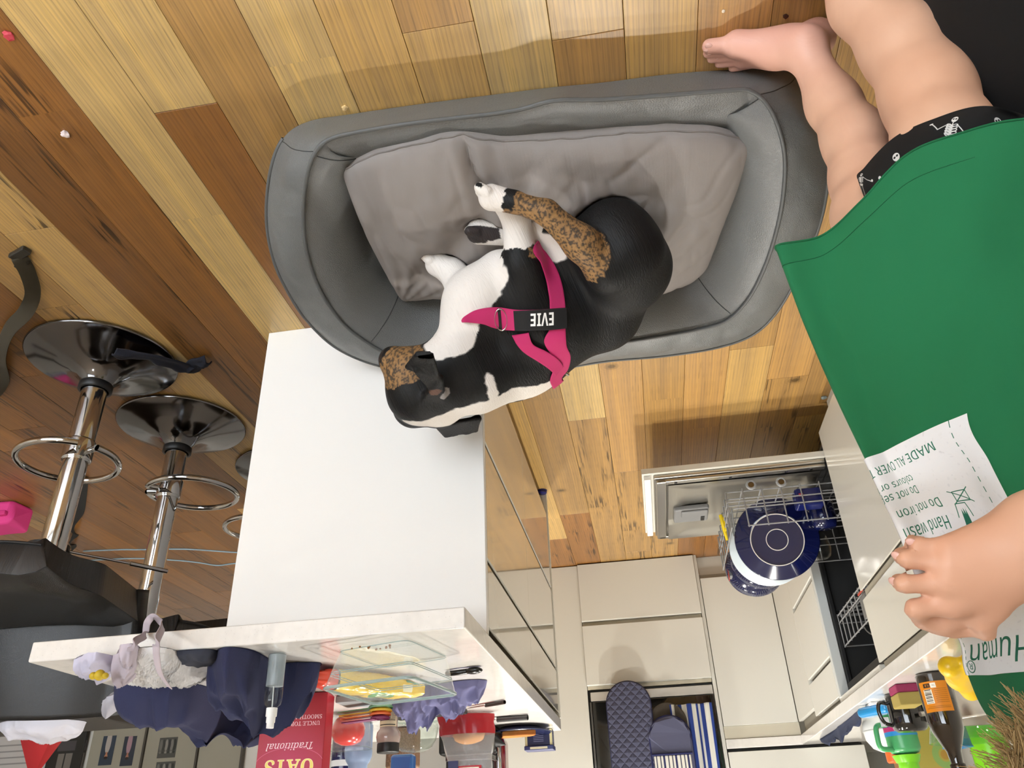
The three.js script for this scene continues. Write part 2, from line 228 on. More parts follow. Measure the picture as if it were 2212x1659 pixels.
// ================================================================ OVEN TOWER
{
  const Z = -3.9955, t = thing('oven_tower', 'tall cream cabinet with two wide drawers under a built-in black oven', 'cabinet');
  part(t, 'carcass', box(-0.297, 0.9, 0.0, 0.6, Z - 0.6, Z - 0.022, 0), S(srgb(120, 115, 104), 0.6));
  part(t, 'filler_panel', box(0.2905, 0.9, 0.004, 2.3, Z - 0.6, Z, 0.0015), M.creamSatin, 'tall plain side panel');
  part(t, 'side_panel', box(-0.314, -0.298, 0.0, 2.3, Z - 0.6, Z, 0.0015), M.creamSatin);
  for (const [y0, y1] of [[0.008, 0.293], [0.318, 0.594]]) {
    const sh = new THREE.Shape(); sh.moveTo(0, y0); sh.lineTo(-0.02, y0); sh.lineTo(-0.02, y1 - 0.002); sh.lineTo(-0.012, y1); sh.lineTo(0, y1); sh.lineTo(0, y0);
    const g = new THREE.ExtrudeGeometry(sh, { depth: 0.5835, bevelEnabled: true, bevelSize: 0.001, bevelThickness: 0.001, bevelSegments: 1 }); g.rotateY(Math.PI / 2); g.translate(-0.2955, 0, Z); part(t, 'drawer', g, M.creamSatin);
  }
  part(t, 'finger_grip', [box(-0.2955, 0.288, 0.2945, 0.3165, Z - 0.03, Z - 0.005, 0), box(-0.2955, 0.288, 0.595, 0.611, Z - 0.03, Z - 0.004, 0)], S(srgb(196, 188, 168), 0.5));
  part(t, 'carcass_above', box(-0.297, 0.29, 1.22, 2.3, Z - 0.6, Z - 0.003, 0.001), M.creamSatin);
  const o = thing('wall_oven', 'black glass built-in oven with steel trim strip behind hanging oven gloves', 'oven');
  part(o, 'body', box(-0.294, 0.287, 0.612, 1.215, Z - 0.56, Z - 0.012, 0.002), M.black);
  part(o, 'trim_strip', box(-0.294, 0.277, 0.624, 0.664, Z - 0.012, Z + 0.002, 0.002), S(srgb(212, 208, 200), 0.35, { metalness: 0.45 }), 'brushed steel strip under the door');
  part(o, 'door_glass', box(-0.282, 0.272, 0.668, 1.1, Z - 0.012, Z + 0.006, 0.003), P(srgb(10, 12, 12), 0.08, { clearcoat: 1 }));
  for (const x of [0.274, -0.294]) part(o, 'edge_trim', box(x, x + 0.01, 0.668, 1.21, Z - 0.01, Z + 0.004, 0.001), M.chromeDark);
  part(o, 'control_panel', box(-0.282, 0.272, 1.11, 1.21, Z - 0.012, Z + 0.006, 0.002), M.steel);
  part(o, 'handle', [rod([-0.25, 1.06, Z + 0.05], [0.24, 1.06, Z + 0.05], 0.011, 16), rod([-0.23, 1.06, Z], [-0.23, 1.06, Z + 0.05], 0.008), rod([0.22, 1.06, Z], [0.22, 1.06, Z + 0.05], 0.008)], M.steel);
}
// ================================================================ CORNER CABINETS AND SINK RUN
{
  const Z = -3.9955, X = -0.65, c = thing('corner_cabinet', 'cream corner cupboard between the oven tower and the sink run', 'cabinet');
  part(c, 'carcass', box(X - 0.58, -0.316, 0.1, 0.86, Z - 0.6, Z - 0.022, 0), S(srgb(150, 144, 130), 0.6));
  part(c, 'door', box(X + 0.003, -0.3175, 0.122, 0.806, Z - 0.02, Z, 0.0015), M.creamSatin);
  part(c, 'kickboard', box(X - 0.05, -0.315, 0, 0.1, Z - 0.066, Z - 0.05, 0.001), M.creamSatin);
  part(c, 'finger_grip', box(X, -0.316, 0.807, 0.859, Z - 0.05, Z - 0.007, 0), S(srgb(196, 190, 172), 0.5));
  const u = thing('bench_cupboard', 'flat cream cupboard standing on the corner worktop beside the oven tower', 'cupboard');
  part(u, 'door', box(-0.905, -0.3185, 0.914, 1.9, Z - 0.02, Z + 0.0, 0.0015), M.creamSatin); part(u, 'carcass', box(-0.9, -0.32, 0.902, 1.9, Z - 0.55, Z - 0.024, 0), M.dark);
  const w = thing('sink_worktop', 'white stone worktop over the sink drawers, holding bottles and washing up', 'worktop');
  const g1 = box(-1.34, -0.645, 0.8605, 0.9, Z - 0.003, -1.72, 0.003), g2 = box(-1.34, -0.316, 0.8605, 0.9, Z - 0.6, Z - 0.0032, 0.003);
  for (const g of [g1, g2]) { const p = g.attributes.position, uv = g.attributes.uv; for (let i = 0; i < p.count; i++) uv.setXY(i, p.getX(i) / 0.6, (p.getZ(i) + p.getY(i)) / 0.6); }
  part(w, 'slab', [g1, g2], M.stone);
  const glossFront = (y0, y1, z0, z1) => { const sh = new THREE.Shape(); sh.moveTo(0, y0); sh.lineTo(-0.02, y0); sh.lineTo(-0.02, y1 - 0.014); sh.lineTo(-0.004, y1); sh.lineTo(0, y1); sh.lineTo(0, y0); const g = new THREE.ExtrudeGeometry(sh, { depth: Math.abs(z1 - z0), bevelEnabled: true, bevelSize: 0.0008, bevelThickness: 0.0008, bevelSegments: 1 }); g.translate(X, 0, Math.min(z0, z1)); return g; };
  const s = thing('sink_cabinet', 'cream gloss drawer unit beside the open dishwasher behind the green shirt', 'cabinet');
  part(s, 'carcass', box(-1.33, X - 0.022, 0.1, 0.86, -2.452, -1.755, 0), S(srgb(150, 144, 130), 0.6));
  part(s, 'end_panel', box(-1.34, X, 0, 0.86, -1.752, -1.734, 0.001), M.cream);
  part(s, 'drawer', glossFront(0.112, 0.634, -2.456, -1.757), M.cream); part(s, 'drawer', glossFront(0.664, 0.838, -2.456, -1.757), M.cream);
  part(s, 'finger_grip', [box(X - 0.021, X - 0.012, 0.634, 0.664, -2.455, -1.758, 0), box(X - 0.021, X - 0.012, 0.838, 0.859, -2.455, -1.758, 0)], S(srgb(176, 168, 150), 0.5));
  part(s, 'kickboard', box(X - 0.066, X - 0.05, 0, 0.1, -2.455, -1.755, 0.001), M.creamSatin);
  const f = thing('drawer_cabinet', 'cream drawer unit between the open dishwasher and the corner cupboard', 'cabinet');
  part(f, 'carcass', box(-1.2, X - 0.022, 0.1, 0.86, Z, -3.08, 0), S(srgb(150, 144, 130), 0.6));
  for (const [a, b] of [[0.112, 0.408], [0.428, 0.700], [0.720, 0.838]]) part(f, 'drawer', box(X - 0.02, X, a, b, -3.57, -3.075, 0.0015), M.creamSatin);
  part(f, 'filler_panel', [box(X - 0.02, X, 0.112, 0.806, Z + 0.002, -3.5735, 0.001)], M.creamSatin);
  part(f, 'kickboard', box(X - 0.066, X - 0.05, 0, 0.1, Z, -3.075, 0.001), M.creamSatin);
}
// ================================================================ DISHWASHER
{
  const d = thing('dishwasher', 'open built-in dishwasher with its door lowered and steel tub showing', 'dishwasher');
  const z0 = -3.062, z1 = -2.466, X = -0.65, tub = S(srgb(74, 74, 74), 0.35, { metalness: 0.7 });
  part(d, 'tub', [box(-1.24, -1.225, 0.1, 0.85, z0, z1, 0), box(-1.225, X - 0.03, 0.1, 0.112, z0, z1, 0), box(-1.225, X - 0.03, 0.838, 0.85, z0, z1, 0), box(-1.225, X - 0.03, 0.112, 0.838, z0, z0 + 0.012, 0), box(-1.225, X - 0.03, 0.112, 0.838, z1 - 0.012, z1, 0)], tub);
  part(d, 'frame', [box(X - 0.03, X + 0.002, 0.1, 0.845, z0, z0 + 0.03, 0.002)], S(srgb(206, 210, 208), 0.3), 'pale grey edge of the opening');
  part(d, 'seal', [box(X - 0.05, X - 0.03, 0.115, 0.835, z0 + 0.012, z0 + 0.04, 0.006), box(X - 0.05, X - 0.03, 0.8, 0.836, z0 + 0.02, z1 - 0.01, 0.006)], M.black);
  part(d, 'top_trim', box(X - 0.02, X, 0.842, 0.86, z0, z1, 0.001), M.creamSatin);
  const door = part(d, 'door', [box(-0.655, -0.06, 0.170, 0.190, -3.055, -2.470, 0.0015)], M.cream, 'cream door lying open');
  part(door, 'handle_rail', box(-0.088, -0.066, 0.190, 0.206, -3.05, -2.485, 0.002), M.white);
  const st = M.steel, y = 0.192;
  part(d, 'inner_door', [box(-0.655, -0.098, y - 0.002, y + 0.012, -3.064, -2.484, 0.004), box(-0.655, -0.108, y + 0.012, y + 0.024, -2.520, -2.492, 0.004), box(-0.655, -0.108, y + 0.012, y + 0.026, -3.064, -3.04, 0.004), box(-0.140, -0.104, y + 0.012, y + 0.026, -3.064, -2.492, 0.005)], st, 'pressed stainless steel inside of the door');
  part(d, 'door_dish', (() => { const g = grid((u, v) => { const a = lerp(-0.145, -0.64, u), b = lerp(-2.525, -3.045, v), e = Math.min(u * 6, (1 - u) * 6, v * 6, (1 - v) * 6, 1); return V(a, y + 0.025 - 0.011 * smooth(0, 1, e) + 0.010 * smooth(0.62, 0.72, v) * smooth(0.95, 0.8, u), b); }, 40, 40); return g; })(), st);
  const disp = part(d, 'detergent_dispenser', [box(-0.29, -0.165, y + 0.016, y + 0.036, -2.87, -2.74, 0.008), box(-0.285, -0.19, y + 0.034, y + 0.044, -2.80, -2.745, 0.006)], S(srgb(120, 120, 120), 0.45), 'grey plastic detergent flap'); part(disp, 'latch', box(-0.275, -0.262, y + 0.036, y + 0.041, -2.85, -2.81, 0.001), M.black);
  for (const [a, b] of [[-0.17, -2.49], [-0.53, -2.49], [-0.61, -2.49], [-0.35, -2.49]]) part(d, 'screw', move(new THREE.CylinderGeometry(0.005, 0.005, 0.003, 12), a, y + 0.024, b - 0.016), M.chromeDark);
}
// ================================================================ DOG BED
const DOGBED = {};
{
  // stations round the bed: [outer piping, upper piping, inner foot]
  const st = [
    [[-0.307, 0.004, -1.043], [-0.281, 0.092, -1.01], [-0.289, 0.05, -1.152]],
    [[-0.186, 0.004, -1.028], [-0.165, 0.09, -0.999], [-0.172, 0.05, -1.133]],
    [[-0.047, 0.004, -1.021], [-0.041, 0.09, -0.985], [-0.036, 0.05, -1.115]],
    [[0.046, 0.004, -1.013], [0.046, 0.09, -0.97], [0.06, 0.05, -1.103]],
    [[0.131, 0.004, -1.009], [0.128, 0.09, -0.978], [0.147, 0.05, -1.095]],
    [[0.312, 0.004, -1.001], [0.301, 0.09, -0.969], [0.314, 0.05, -1.083]],
    [[0.442, 0.004, -0.998], [0.407, 0.092, -0.967], [0.419, 0.05, -1.08]],
    [[0.53, 0.01, -0.994], [0.466, 0.096, -0.969], [0.488, 0.05, -1.087]],
    [[0.584, 0.03, -1.007], [0.499, 0.105, -0.983], [0.5, 0.05, -1.115]],
    [[0.63, 0.06, -1.058], [0.528, 0.125, -1.017], [0.511, 0.05, -1.16]],
    [[0.678, 0.09, -1.153], [0.564, 0.145, -1.089], [0.519, 0.05, -1.239]],
    [[0.7, 0.12, -1.242], [0.596, 0.16, -1.185], [0.521, 0.05, -1.325]],
    [[0.704, 0.14, -1.324], [0.614, 0.17, -1.304], [0.522, 0.05, -1.428]],
    [[0.698, 0.155, -1.434], [0.606, 0.18, -1.422], [0.52, 0.05, -1.527]],
    [[0.662, 0.168, -1.549], [0.571, 0.19, -1.504], [0.516, 0.05, -1.588]],
    [[0.578, 0.175, -1.641], [0.516, 0.198, -1.574], [0.478, 0.05, -1.624]],
    [[0.458, 0.18, -1.675], [0.42, 0.2, -1.621], [0.396, 0.05, -1.642]],
    [[0.315, 0.18, -1.753], [0.283, 0.2, -1.646], [0.281, 0.05, -1.653]],
    [[0.155, 0.18, -1.75], [0.137, 0.2, -1.647], [0.136, 0.05, -1.665]],
    [[0.009, 0.18, -1.739], [-0.008, 0.2, -1.63], [0.004, 0.05, -1.677]],
    [[-0.133, 0.18, -1.747], [-0.131, 0.2, -1.621], [-0.139, 0.05, -1.688]],
    [[-0.267, 0.18, -1.738], [-0.224, 0.2, -1.61], [-0.233, 0.05, -1.681]],
    [[-0.356, 0.175, -1.706], [-0.286, 0.195, -1.592], [-0.284, 0.05, -1.651]],
    [[-0.409, 0.165, -1.632], [-0.331, 0.185, -1.527], [-0.297, 0.05, -1.579]],
    [[-0.446, 0.15, -1.511], [-0.36, 0.175, -1.419], [-0.304, 0.05, -1.493]],
    [[-0.474, 0.13, -1.381], [-0.374, 0.165, -1.299], [-0.316, 0.05, -1.392]],
    [[-0.483, 0.1, -1.282], [-0.377, 0.15, -1.209], [-0.327, 0.05, -1.307]],
    [[-0.479, 0.07, -1.208], [-0.371, 0.135, -1.137], [-0.335, 0.05, -1.242]],
    [[-0.458, 0.04, -1.14], [-0.352, 0.12, -1.073], [-0.337, 0.05, -1.198]],
    [[-0.427, 0.012, -1.091], [-0.33, 0.102, -1.036], [-0.331, 0.05, -1.168]],
    [[-0.386, 0.004, -1.059], [-0.305, 0.094, -1.016], [-0.321, 0.05, -1.159]],
  ];
  const col = (k) => (u) => V(crRow(st.map((s) => s[k]), u, true)), O = col(0), R = col(1), I = col(2), mid = V([0.128, 0.05, -1.284]);
  st.forEach((s, i) => { if (i < 8 || i > 29) return; const r = V(s[1]), d = mid.clone().sub(r).setY(0).normalize(); s[2] = r.addScaledVector(d, 0.105).setY(0.05).toArray(); });
  const across = (a, b, amount, lift) => (u, t) => { const A = a(u), B = b(u), out = A.clone().sub(mid).setY(0).normalize(), m = A.clone().add(B).multiplyScalar(0.5).addScaledVector(out, amount(u)).add(V(0, lift, 0)); return A.multiplyScalar((1 - t) * (1 - t)).addScaledVector(m, 2 * t * (1 - t)).addScaledVector(B, t * t); };
  const front = (u) => { const k = u * st.length; return k < 7.5 || k > 30 ? 1 : 0; };
  const outer = across(O, R, (u) => 0.012, 0.022), inner = across(R, I, (u) => front(u) ? -0.014 : -0.022, 0.034);
  const wr = (p, s, q) => q * (0.5 * Math.pow(Math.abs(2 * noise(p.x * 9 + s, p.y * 9, p.z * 9) - 1), 0.7) - 0.25 + 0.35 * (noise(p.x * 26, p.y * 26 + s, p.z * 26) - 0.5));
  const skin = P(srgb(108, 110, 110), 0.38, { bumpMap: tiled(pebble, 20, 1.2), bumpScale: 0.0005, clearcoat: 0.25, clearcoatRoughness: 0.35 });
  const t = thing('dog_bed', 'grey leather dog bed with raised piped sides on the wooden floor', 'dog bed');
  const puff = (f, s) => (u, v) => { const p = f(u, v), e = Math.sin(Math.PI * v); const k = wr(p, s, 0.017) * e; p.add(V(0, k, 0)).addScaledVector(p.clone().sub(mid).setY(0).normalize(), k * 0.6); if (p.x > 0.31 && p.z < -1.662) p.z = -1.662; return p; };
  part(t, 'outer_panel', [grid(puff(outer, 3), 240, 12, true), grid((u, v) => { const p = O(u), q = p.clone().sub(mid).multiplyScalar(0.97).add(mid); q.y = 0.0; return p.lerp(q, v); }, 160, 2, true)], skin);
  part(t, 'inner_panel', grid(puff(inner, 8), 240, 14, true), skin);
  part(t, 'bottom_panel', grid((u, v) => { const p = I(u).lerp(V(mid.x, 0.05, mid.z), v); p.y = 0.05; return p; }, 120, 3, true), skin);
  part(t, 'underside', grid((u, v) => { const p = O(u).sub(mid).multiplyScalar(0.97 * (1 - v)).add(mid); p.y = 0.0; return p; }, 120, 3, true), M.dark);
  const cord = S(srgb(88, 90, 90), 0.5);
  const ring = (f, r, s, lift) => new THREE.TubeGeometry(new THREE.CatmullRomCurve3([...Array(s).keys()].map((i) => f(i / s).add(V(0, lift, 0))), true), s * 3, r, 8, true);
  part(t, 'piping', ring(R, 0.0042, 90, 0.003)); t.children.at(-1).material = cord;
  const oc = [...Array(80).keys()].map((i) => (8 + i / 79 * 21.2) / 31).map((u) => O(u).add(V(0, 0.001, 0)));
  part(t, 'piping', new THREE.TubeGeometry(new THREE.CatmullRomCurve3(oc), 240, 0.0042, 8, false), cord);
  const seam = (a, b, f) => { const pts = [...Array(9).keys()].map((i) => puff(f, f === outer ? 3 : 8)(a, lerp(0.04, b, i / 8)).add(V(0, 0.0004, 0))); return new THREE.TubeGeometry(new THREE.CatmullRomCurve3(pts), 20, 0.0009, 5, false); };
  part(t, 'seam', seam(8.1 / 31, 1, outer), S(srgb(52, 54, 54), 0.6)); part(t, 'seam', seam(29.4 / 31, 1, outer), S(srgb(52, 54, 54), 0.6));
  part(t, 'seam', seam(14.1 / 31, 0.9, inner), S(srgb(40, 42, 42), 0.6)); part(t, 'seam', seam(22.2 / 31, 0.9, inner), S(srgb(40, 42, 42), 0.6)); part(t, 'seam', seam(8.3 / 31, 0.9, inner), S(srgb(40, 42, 42), 0.6)); part(t, 'seam', seam(29.2 / 31, 0.9, inner), S(srgb(40, 42, 42), 0.6));
  DOGBED.mid = mid;
}
// white patches of the dog's coat, as volumes along the body; below 0 is white
function COAT(q) {
  const { J } = DOG, c = (a, b, r) => cone(q, a, b, 0, 0) - r;
  const blaze = Math.min(c([0.425, 0.483, -1.415], [0.378, 0.478, -1.418], 0.022), c([0.378, 0.474, -1.42], [0.345, 0.468, -1.428], 0.026), c([0.345, 0.468, -1.428], [0.28, 0.466, -1.418], 0.029), c([0.28, 0.466, -1.418], [0.206, 0.432, -1.438], 0.032), c([0.206, 0.432, -1.438], [0.15, 0.40, -1.47], 0.028), c([0.245, 0.456, -1.40], [0.242, 0.425, -1.345], 0.0115));
  const head = c(J.skull, J.cheek, 0.066);
  const rest = Math.min(c([0.345, 0.36, -1.274], [0.296, 0.36, -1.268], 0.05), c(J.throat, [0.311, 0.28, -1.289], 0.045), c(J.fsh, J.fpaw, 0.07), c([0.274, 0.33, -1.235], [0.231, 0.28, -1.212], 0.056), c([0.225, 0.31, -1.204], [0.214, 0.24, -1.214], 0.028), c([0.207, 0.32, -1.225], [0.176, 0.32, -1.247], 0.022), c([0.285, 0.24, -1.284], [0.226, 0.2, -1.239], 0.05), c([0.096, 0.18, -1.246], [0.078, 0.18, -1.257], 0.045));
  return Math.min(blaze, Math.max(rest, -head));
}
// ================================================================ DOG
const DOG = {};
//<<DOGFIELD
{
  const J = {
    rear: [-0.037, 0.2, -1.23], back: [-0.041, 0.215, -1.34], loin: [0.012, 0.235, -1.426], rib: [0.127, 0.26, -1.41], wither: [0.168, 0.31, -1.464], chest: [0.258, 0.26, -1.32], chest2: [0.203, 0.22, -1.296],
    neck0: [0.212, 0.33, -1.442], neck1: [0.289, 0.385, -1.411], throat: [0.315, 0.36, -1.351], skull: [0.405, 0.415, -1.391], brow: [0.433, 0.42, -1.448], crown: [0.373, 0.43, -1.444], cheek: [0.415, 0.385, -1.353], nose: [0.45, 0.36, -1.344],
    sh: [0.152, 0.29, -1.361], elbow: [0.153, 0.235, -1.244], wrist: [0.152, 0.172, -1.18], paw: [0.163, 0.15, -1.154], fsh: [0.288, 0.22, -1.343], felbow: [0.301, 0.19, -1.333], fwrist: [0.316, 0.165, -1.322], fpaw: [0.348, 0.145, -1.312],
    hip: [-0.055, 0.24, -1.243], hipb: [-0.063, 0.23, -1.302], knee: [-0.016, 0.285, -1.237], shin: [0.028, 0.265, -1.167], hock: [0.086, 0.222, -1.116], meta: [0.144, 0.2, -1.099], toe: [0.186, 0.185, -1.094],
    fhip: [0.073, 0.16, -1.313], fknee: [0.087, 0.165, -1.222], fhock: [0.158, 0.15, -1.25], ftoe: [0.236, 0.15, -1.222], tail: [-0.018, 0.16, -1.215], belly: [0.08, 0.17, -1.322],
  };
  const B = [
    [J.rear, J.back, 0.068, 0.082, 0.03], [J.back, J.loin, 0.082, 0.092, 0.03], [J.loin, J.rib, 0.092, 0.108, 0.03], [J.rib, J.wither, 0.1, 0.075, 0.04], [J.rib, J.chest, 0.105, 0.068, 0.04], [J.chest, J.chest2, 0.062, 0.06, 0.03],
    [J.wither, J.neck0, 0.072, 0.08, 0.04], [J.neck0, J.neck1, 0.086, 0.073, 0.04], [J.neck1, J.skull, 0.072, 0.056, 0.03], [J.throat, J.chest, 0.05, 0.066, 0.04], [J.throat, J.cheek, 0.045, 0.04, 0.03],
    [J.skull, J.brow, 0.06, 0.045, 0.025], [J.skull, J.crown, 0.058, 0.045, 0.03], [J.skull, J.cheek, 0.056, 0.044, 0.025], [J.cheek, J.nose, 0.042, 0.030, 0.02],
    [J.sh, J.elbow, 0.075, 0.04, 0.03], [J.elbow, J.wrist, 0.037, 0.026, 0.015], [J.wrist, J.paw, 0.027, 0.03, 0.012], [J.fsh, J.felbow, 0.05, 0.032, 0.03], [J.felbow, J.fwrist, 0.033, 0.029, 0.015], [J.fwrist, J.fpaw, 0.029, 0.027, 0.012],
    [J.hip, J.hipb, 0.08, 0.085, 0.03], [J.hipb, J.knee, 0.07, 0.042, 0.03], [J.knee, J.shin, 0.036, 0.033, 0.015], [J.shin, J.hock, 0.033, 0.0225, 0.015], [J.hock, J.meta, 0.0235, 0.0195, 0.012], [J.meta, J.toe, 0.021, 0.0255, 0.01],
    [J.rear, J.fhip, 0.06, 0.055, 0.03], [J.fhip, J.fknee, 0.05, 0.034, 0.02], [J.fknee, J.fhock, 0.03, 0.02, 0.015], [J.fhock, J.ftoe, 0.022, 0.027, 0.01], [J.belly, J.rib, 0.07, 0.09, 0.04], [J.rear, J.tail, 0.04, 0.012, 0.02],
  ];
  // toes, three grooves to each visible paw
  const toes = (a, b, side, up, r, n, spread) => { const A = V(a), Bv = V(b), d = Bv.clone().sub(A).normalize(), s = V(side).normalize(); for (let i = 0; i < n; i++) { const o = (i - (n - 1) / 2) * spread, p0 = Bv.clone().addScaledVector(s, o * 0.85), p1 = Bv.clone().addScaledVector(d, 0.021 - Math.abs(o) * 0.3).addScaledVector(s, o).add(V(0, up, 0)); B.push([p0.toArray(), p1.toArray(), r, r * 0.92, 0.003]); } };
  toes(J.meta, J.toe, [0.2, 0.25, 0.9], -0.006, 0.0115, 4, 0.0175);
  toes(J.fhock, J.ftoe, [0.1, 0.6, 0.7], 0, 0.0115, 4, 0.0175);
  toes(J.fwrist, J.fpaw, [0.45, 0.1, 0.85], -0.006, 0.0125, 4, 0.0185);
  toes(J.wrist, J.paw, [0.9, 0, 0.2], -0.008, 0.0105, 4, 0.0135);
  // ears: near one folded back, far one hanging over
  const E = [[[0.389, 0.44, -1.253], [0.337, 0.45, -1.289], [0.325, 0.455, -1.159], 0.0055], [[0.369, 0.455, -1.247], [0.337, 0.45, -1.295], [0.354, 0.45, -1.386], 0.0055], [[0.395, 0.462, -1.359], [0.335, 0.452, -1.295], [0.356, 0.449, -1.396], 0.006], [[0.4, 0.428, -1.529], [0.307, 0.42, -1.529], [0.401, 0.39, -1.711], 0.006], [[0.307, 0.42, -1.529], [0.401, 0.39, -1.711], [0.349, 0.393, -1.686], 0.006]];
  const body = bonesField(B);
  DOG.body = body; DOG.J = J;
  DOG.field = (p) => { let d = body(p); if (d < 0.12) for (const [a, b, c, r] of E) d = smin(d, triDist(p, a, b, c) - r, 0.012); return d; };
}
//DOGFIELD>>
{
  const { J } = DOG, dist = (p, a, b) => cone(p, a, b, 0, 0), g = surfaceNets(DOG.field, [-0.36, 0.07, -1.83], [0.62, 0.56, -0.98], 0.003);
  const white = [228, 222, 216], black = [10, 10, 11], tan = [160, 122, 78];
  paint(g, (p) => {
    const q = [p[0] + 0.006 * (noise(p[0] * 120, p[1] * 120, p[2] * 120) - 0.5), p[1] + 0.006 * (noise(p[0] * 120 + 9, p[1] * 120, p[2] * 120) - 0.5), p[2] + 0.006 * (noise(p[0] * 120, p[1] * 120 + 5, p[2] * 120) - 0.5)];
    const br = noise(p[0] * 300 + p[2] * 60, p[1] * 190, p[2] * 280) * 0.6 + noise(p[0] * 420, p[1] * 300, p[2] * 420) * 0.4, brindle = br > 0.54 ? black.map((b, i) => lerp(b + 22, tan[i], 0.3)) : tan.map((b) => b * (0.82 + 0.5 * (0.54 - br)));
    const ink = black.map((b) => b + 8 * noise(p[0] * 300, p[1] * 300, p[2] * 300));
    const near = (a, b, r) => dist(q, a, b) < r;
    // near hind leg: brindle with a white foot
    const dh = Math.min(dist(q, J.shin, J.hock) - 0.036, dist(q, J.hock, J.meta) - 0.027, dist(q, J.meta, J.toe) - 0.04, dist(q, J.knee, J.shin) - 0.037);
    const df = Math.min(dist(q, J.elbow, J.wrist) - 0.034, dist(q, J.wrist, J.paw) - 0.05), dfar = Math.min(dist(q, J.fknee, J.fhock) - 0.03, dist(q, J.fhock, J.ftoe) - 0.045);
    if (dh < 0.003 && dh < df && dh < dfar) { const s = dist(q, J.toe, [J.toe[0] + 0.05, J.toe[1], J.toe[2]]); if (s < 0.036) return white; if (s < 0.055 && q[2] > J.meta[2] + 0.003) return ink; return brindle; }
    if (dfar < 0.003 && dfar < df) return q[1] > J.ftoe[1] + 0.006 && q[2] > J.ftoe[2] - 0.006 && q[0] > J.fhock[0] + 0.035 ? [52, 46, 46] : q[0] < J.fknee[0] + 0.02 ? brindle : white;
    if (df < 0.006) { const e = Math.hypot(q[0] - J.elbow[0], q[1] - J.elbow[1], q[2] - J.elbow[2]); return e < 0.05 ? (q[0] < J.elbow[0] - 0.018 && q[2] > J.elbow[2] - 0.02 ? brindle : ink) : white; }
    // head
    if (near(J.cheek, J.nose, 0.062) && q[1] < 0.437) { if (dist(q, J.nose, [J.nose[0] + 0.02, J.nose[1] - 0.01, J.nose[2]]) < 0.026) return [48, 40, 38]; if (Math.hypot(q[0] - J.cheek[0], q[1] - J.cheek[1], q[2] - J.cheek[2]) < 0.062 && q[1] > J.nose[1] - 0.02) return brindle; }
    const w = smooth(0.002, -0.002, COAT(q)); if (w < 0.5) { const e = Math.hypot(p[0] - 0.352, (p[1] - 0.461) * 0.6, p[2] + 1.325); if (e < 0.012) return [96, 66, 54]; if (Math.hypot(p[0] - 0.338, (p[1] - 0.455) * 0.6, p[2] + 1.352) < 0.011) return [150, 146, 146]; } return ink.map((b, i) => lerp(b, white[i], w));
  });
  { const p = g.attributes.position, u = new Float32Array(p.count * 2); for (let i = 0; i < p.count; i++) { u[i * 2] = p.getX(i) * 5 + p.getY(i) * 2; u[i * 2 + 1] = p.getZ(i) * 5 + p.getY(i) * 4; } g.setAttribute('uv', new THREE.BufferAttribute(u, 2)); }
  const fur = tex(512, 512, (u, v) => 255 * (0.6 * noise(u * 128 + 12 * noise(u * 6, v * 6, 3), v * 40, 1) + 0.4 * noise(u * 200, v * 70, 2)), false);
  const dogMat = P(0xffffff, 0.6, { bumpMap: fur, bumpScale: 0.0007, specularIntensity: 0.6, vertexColors: true, sheen: 0.12, sheenRoughness: 0.4, sheenColor: srgb(120, 120, 128) });
  const d = solo('dog', g, dogMat, 'black and white dog with brindle legs curled in the grey bed, head turned away', 'dog');
  DOG.mesh = d;
}
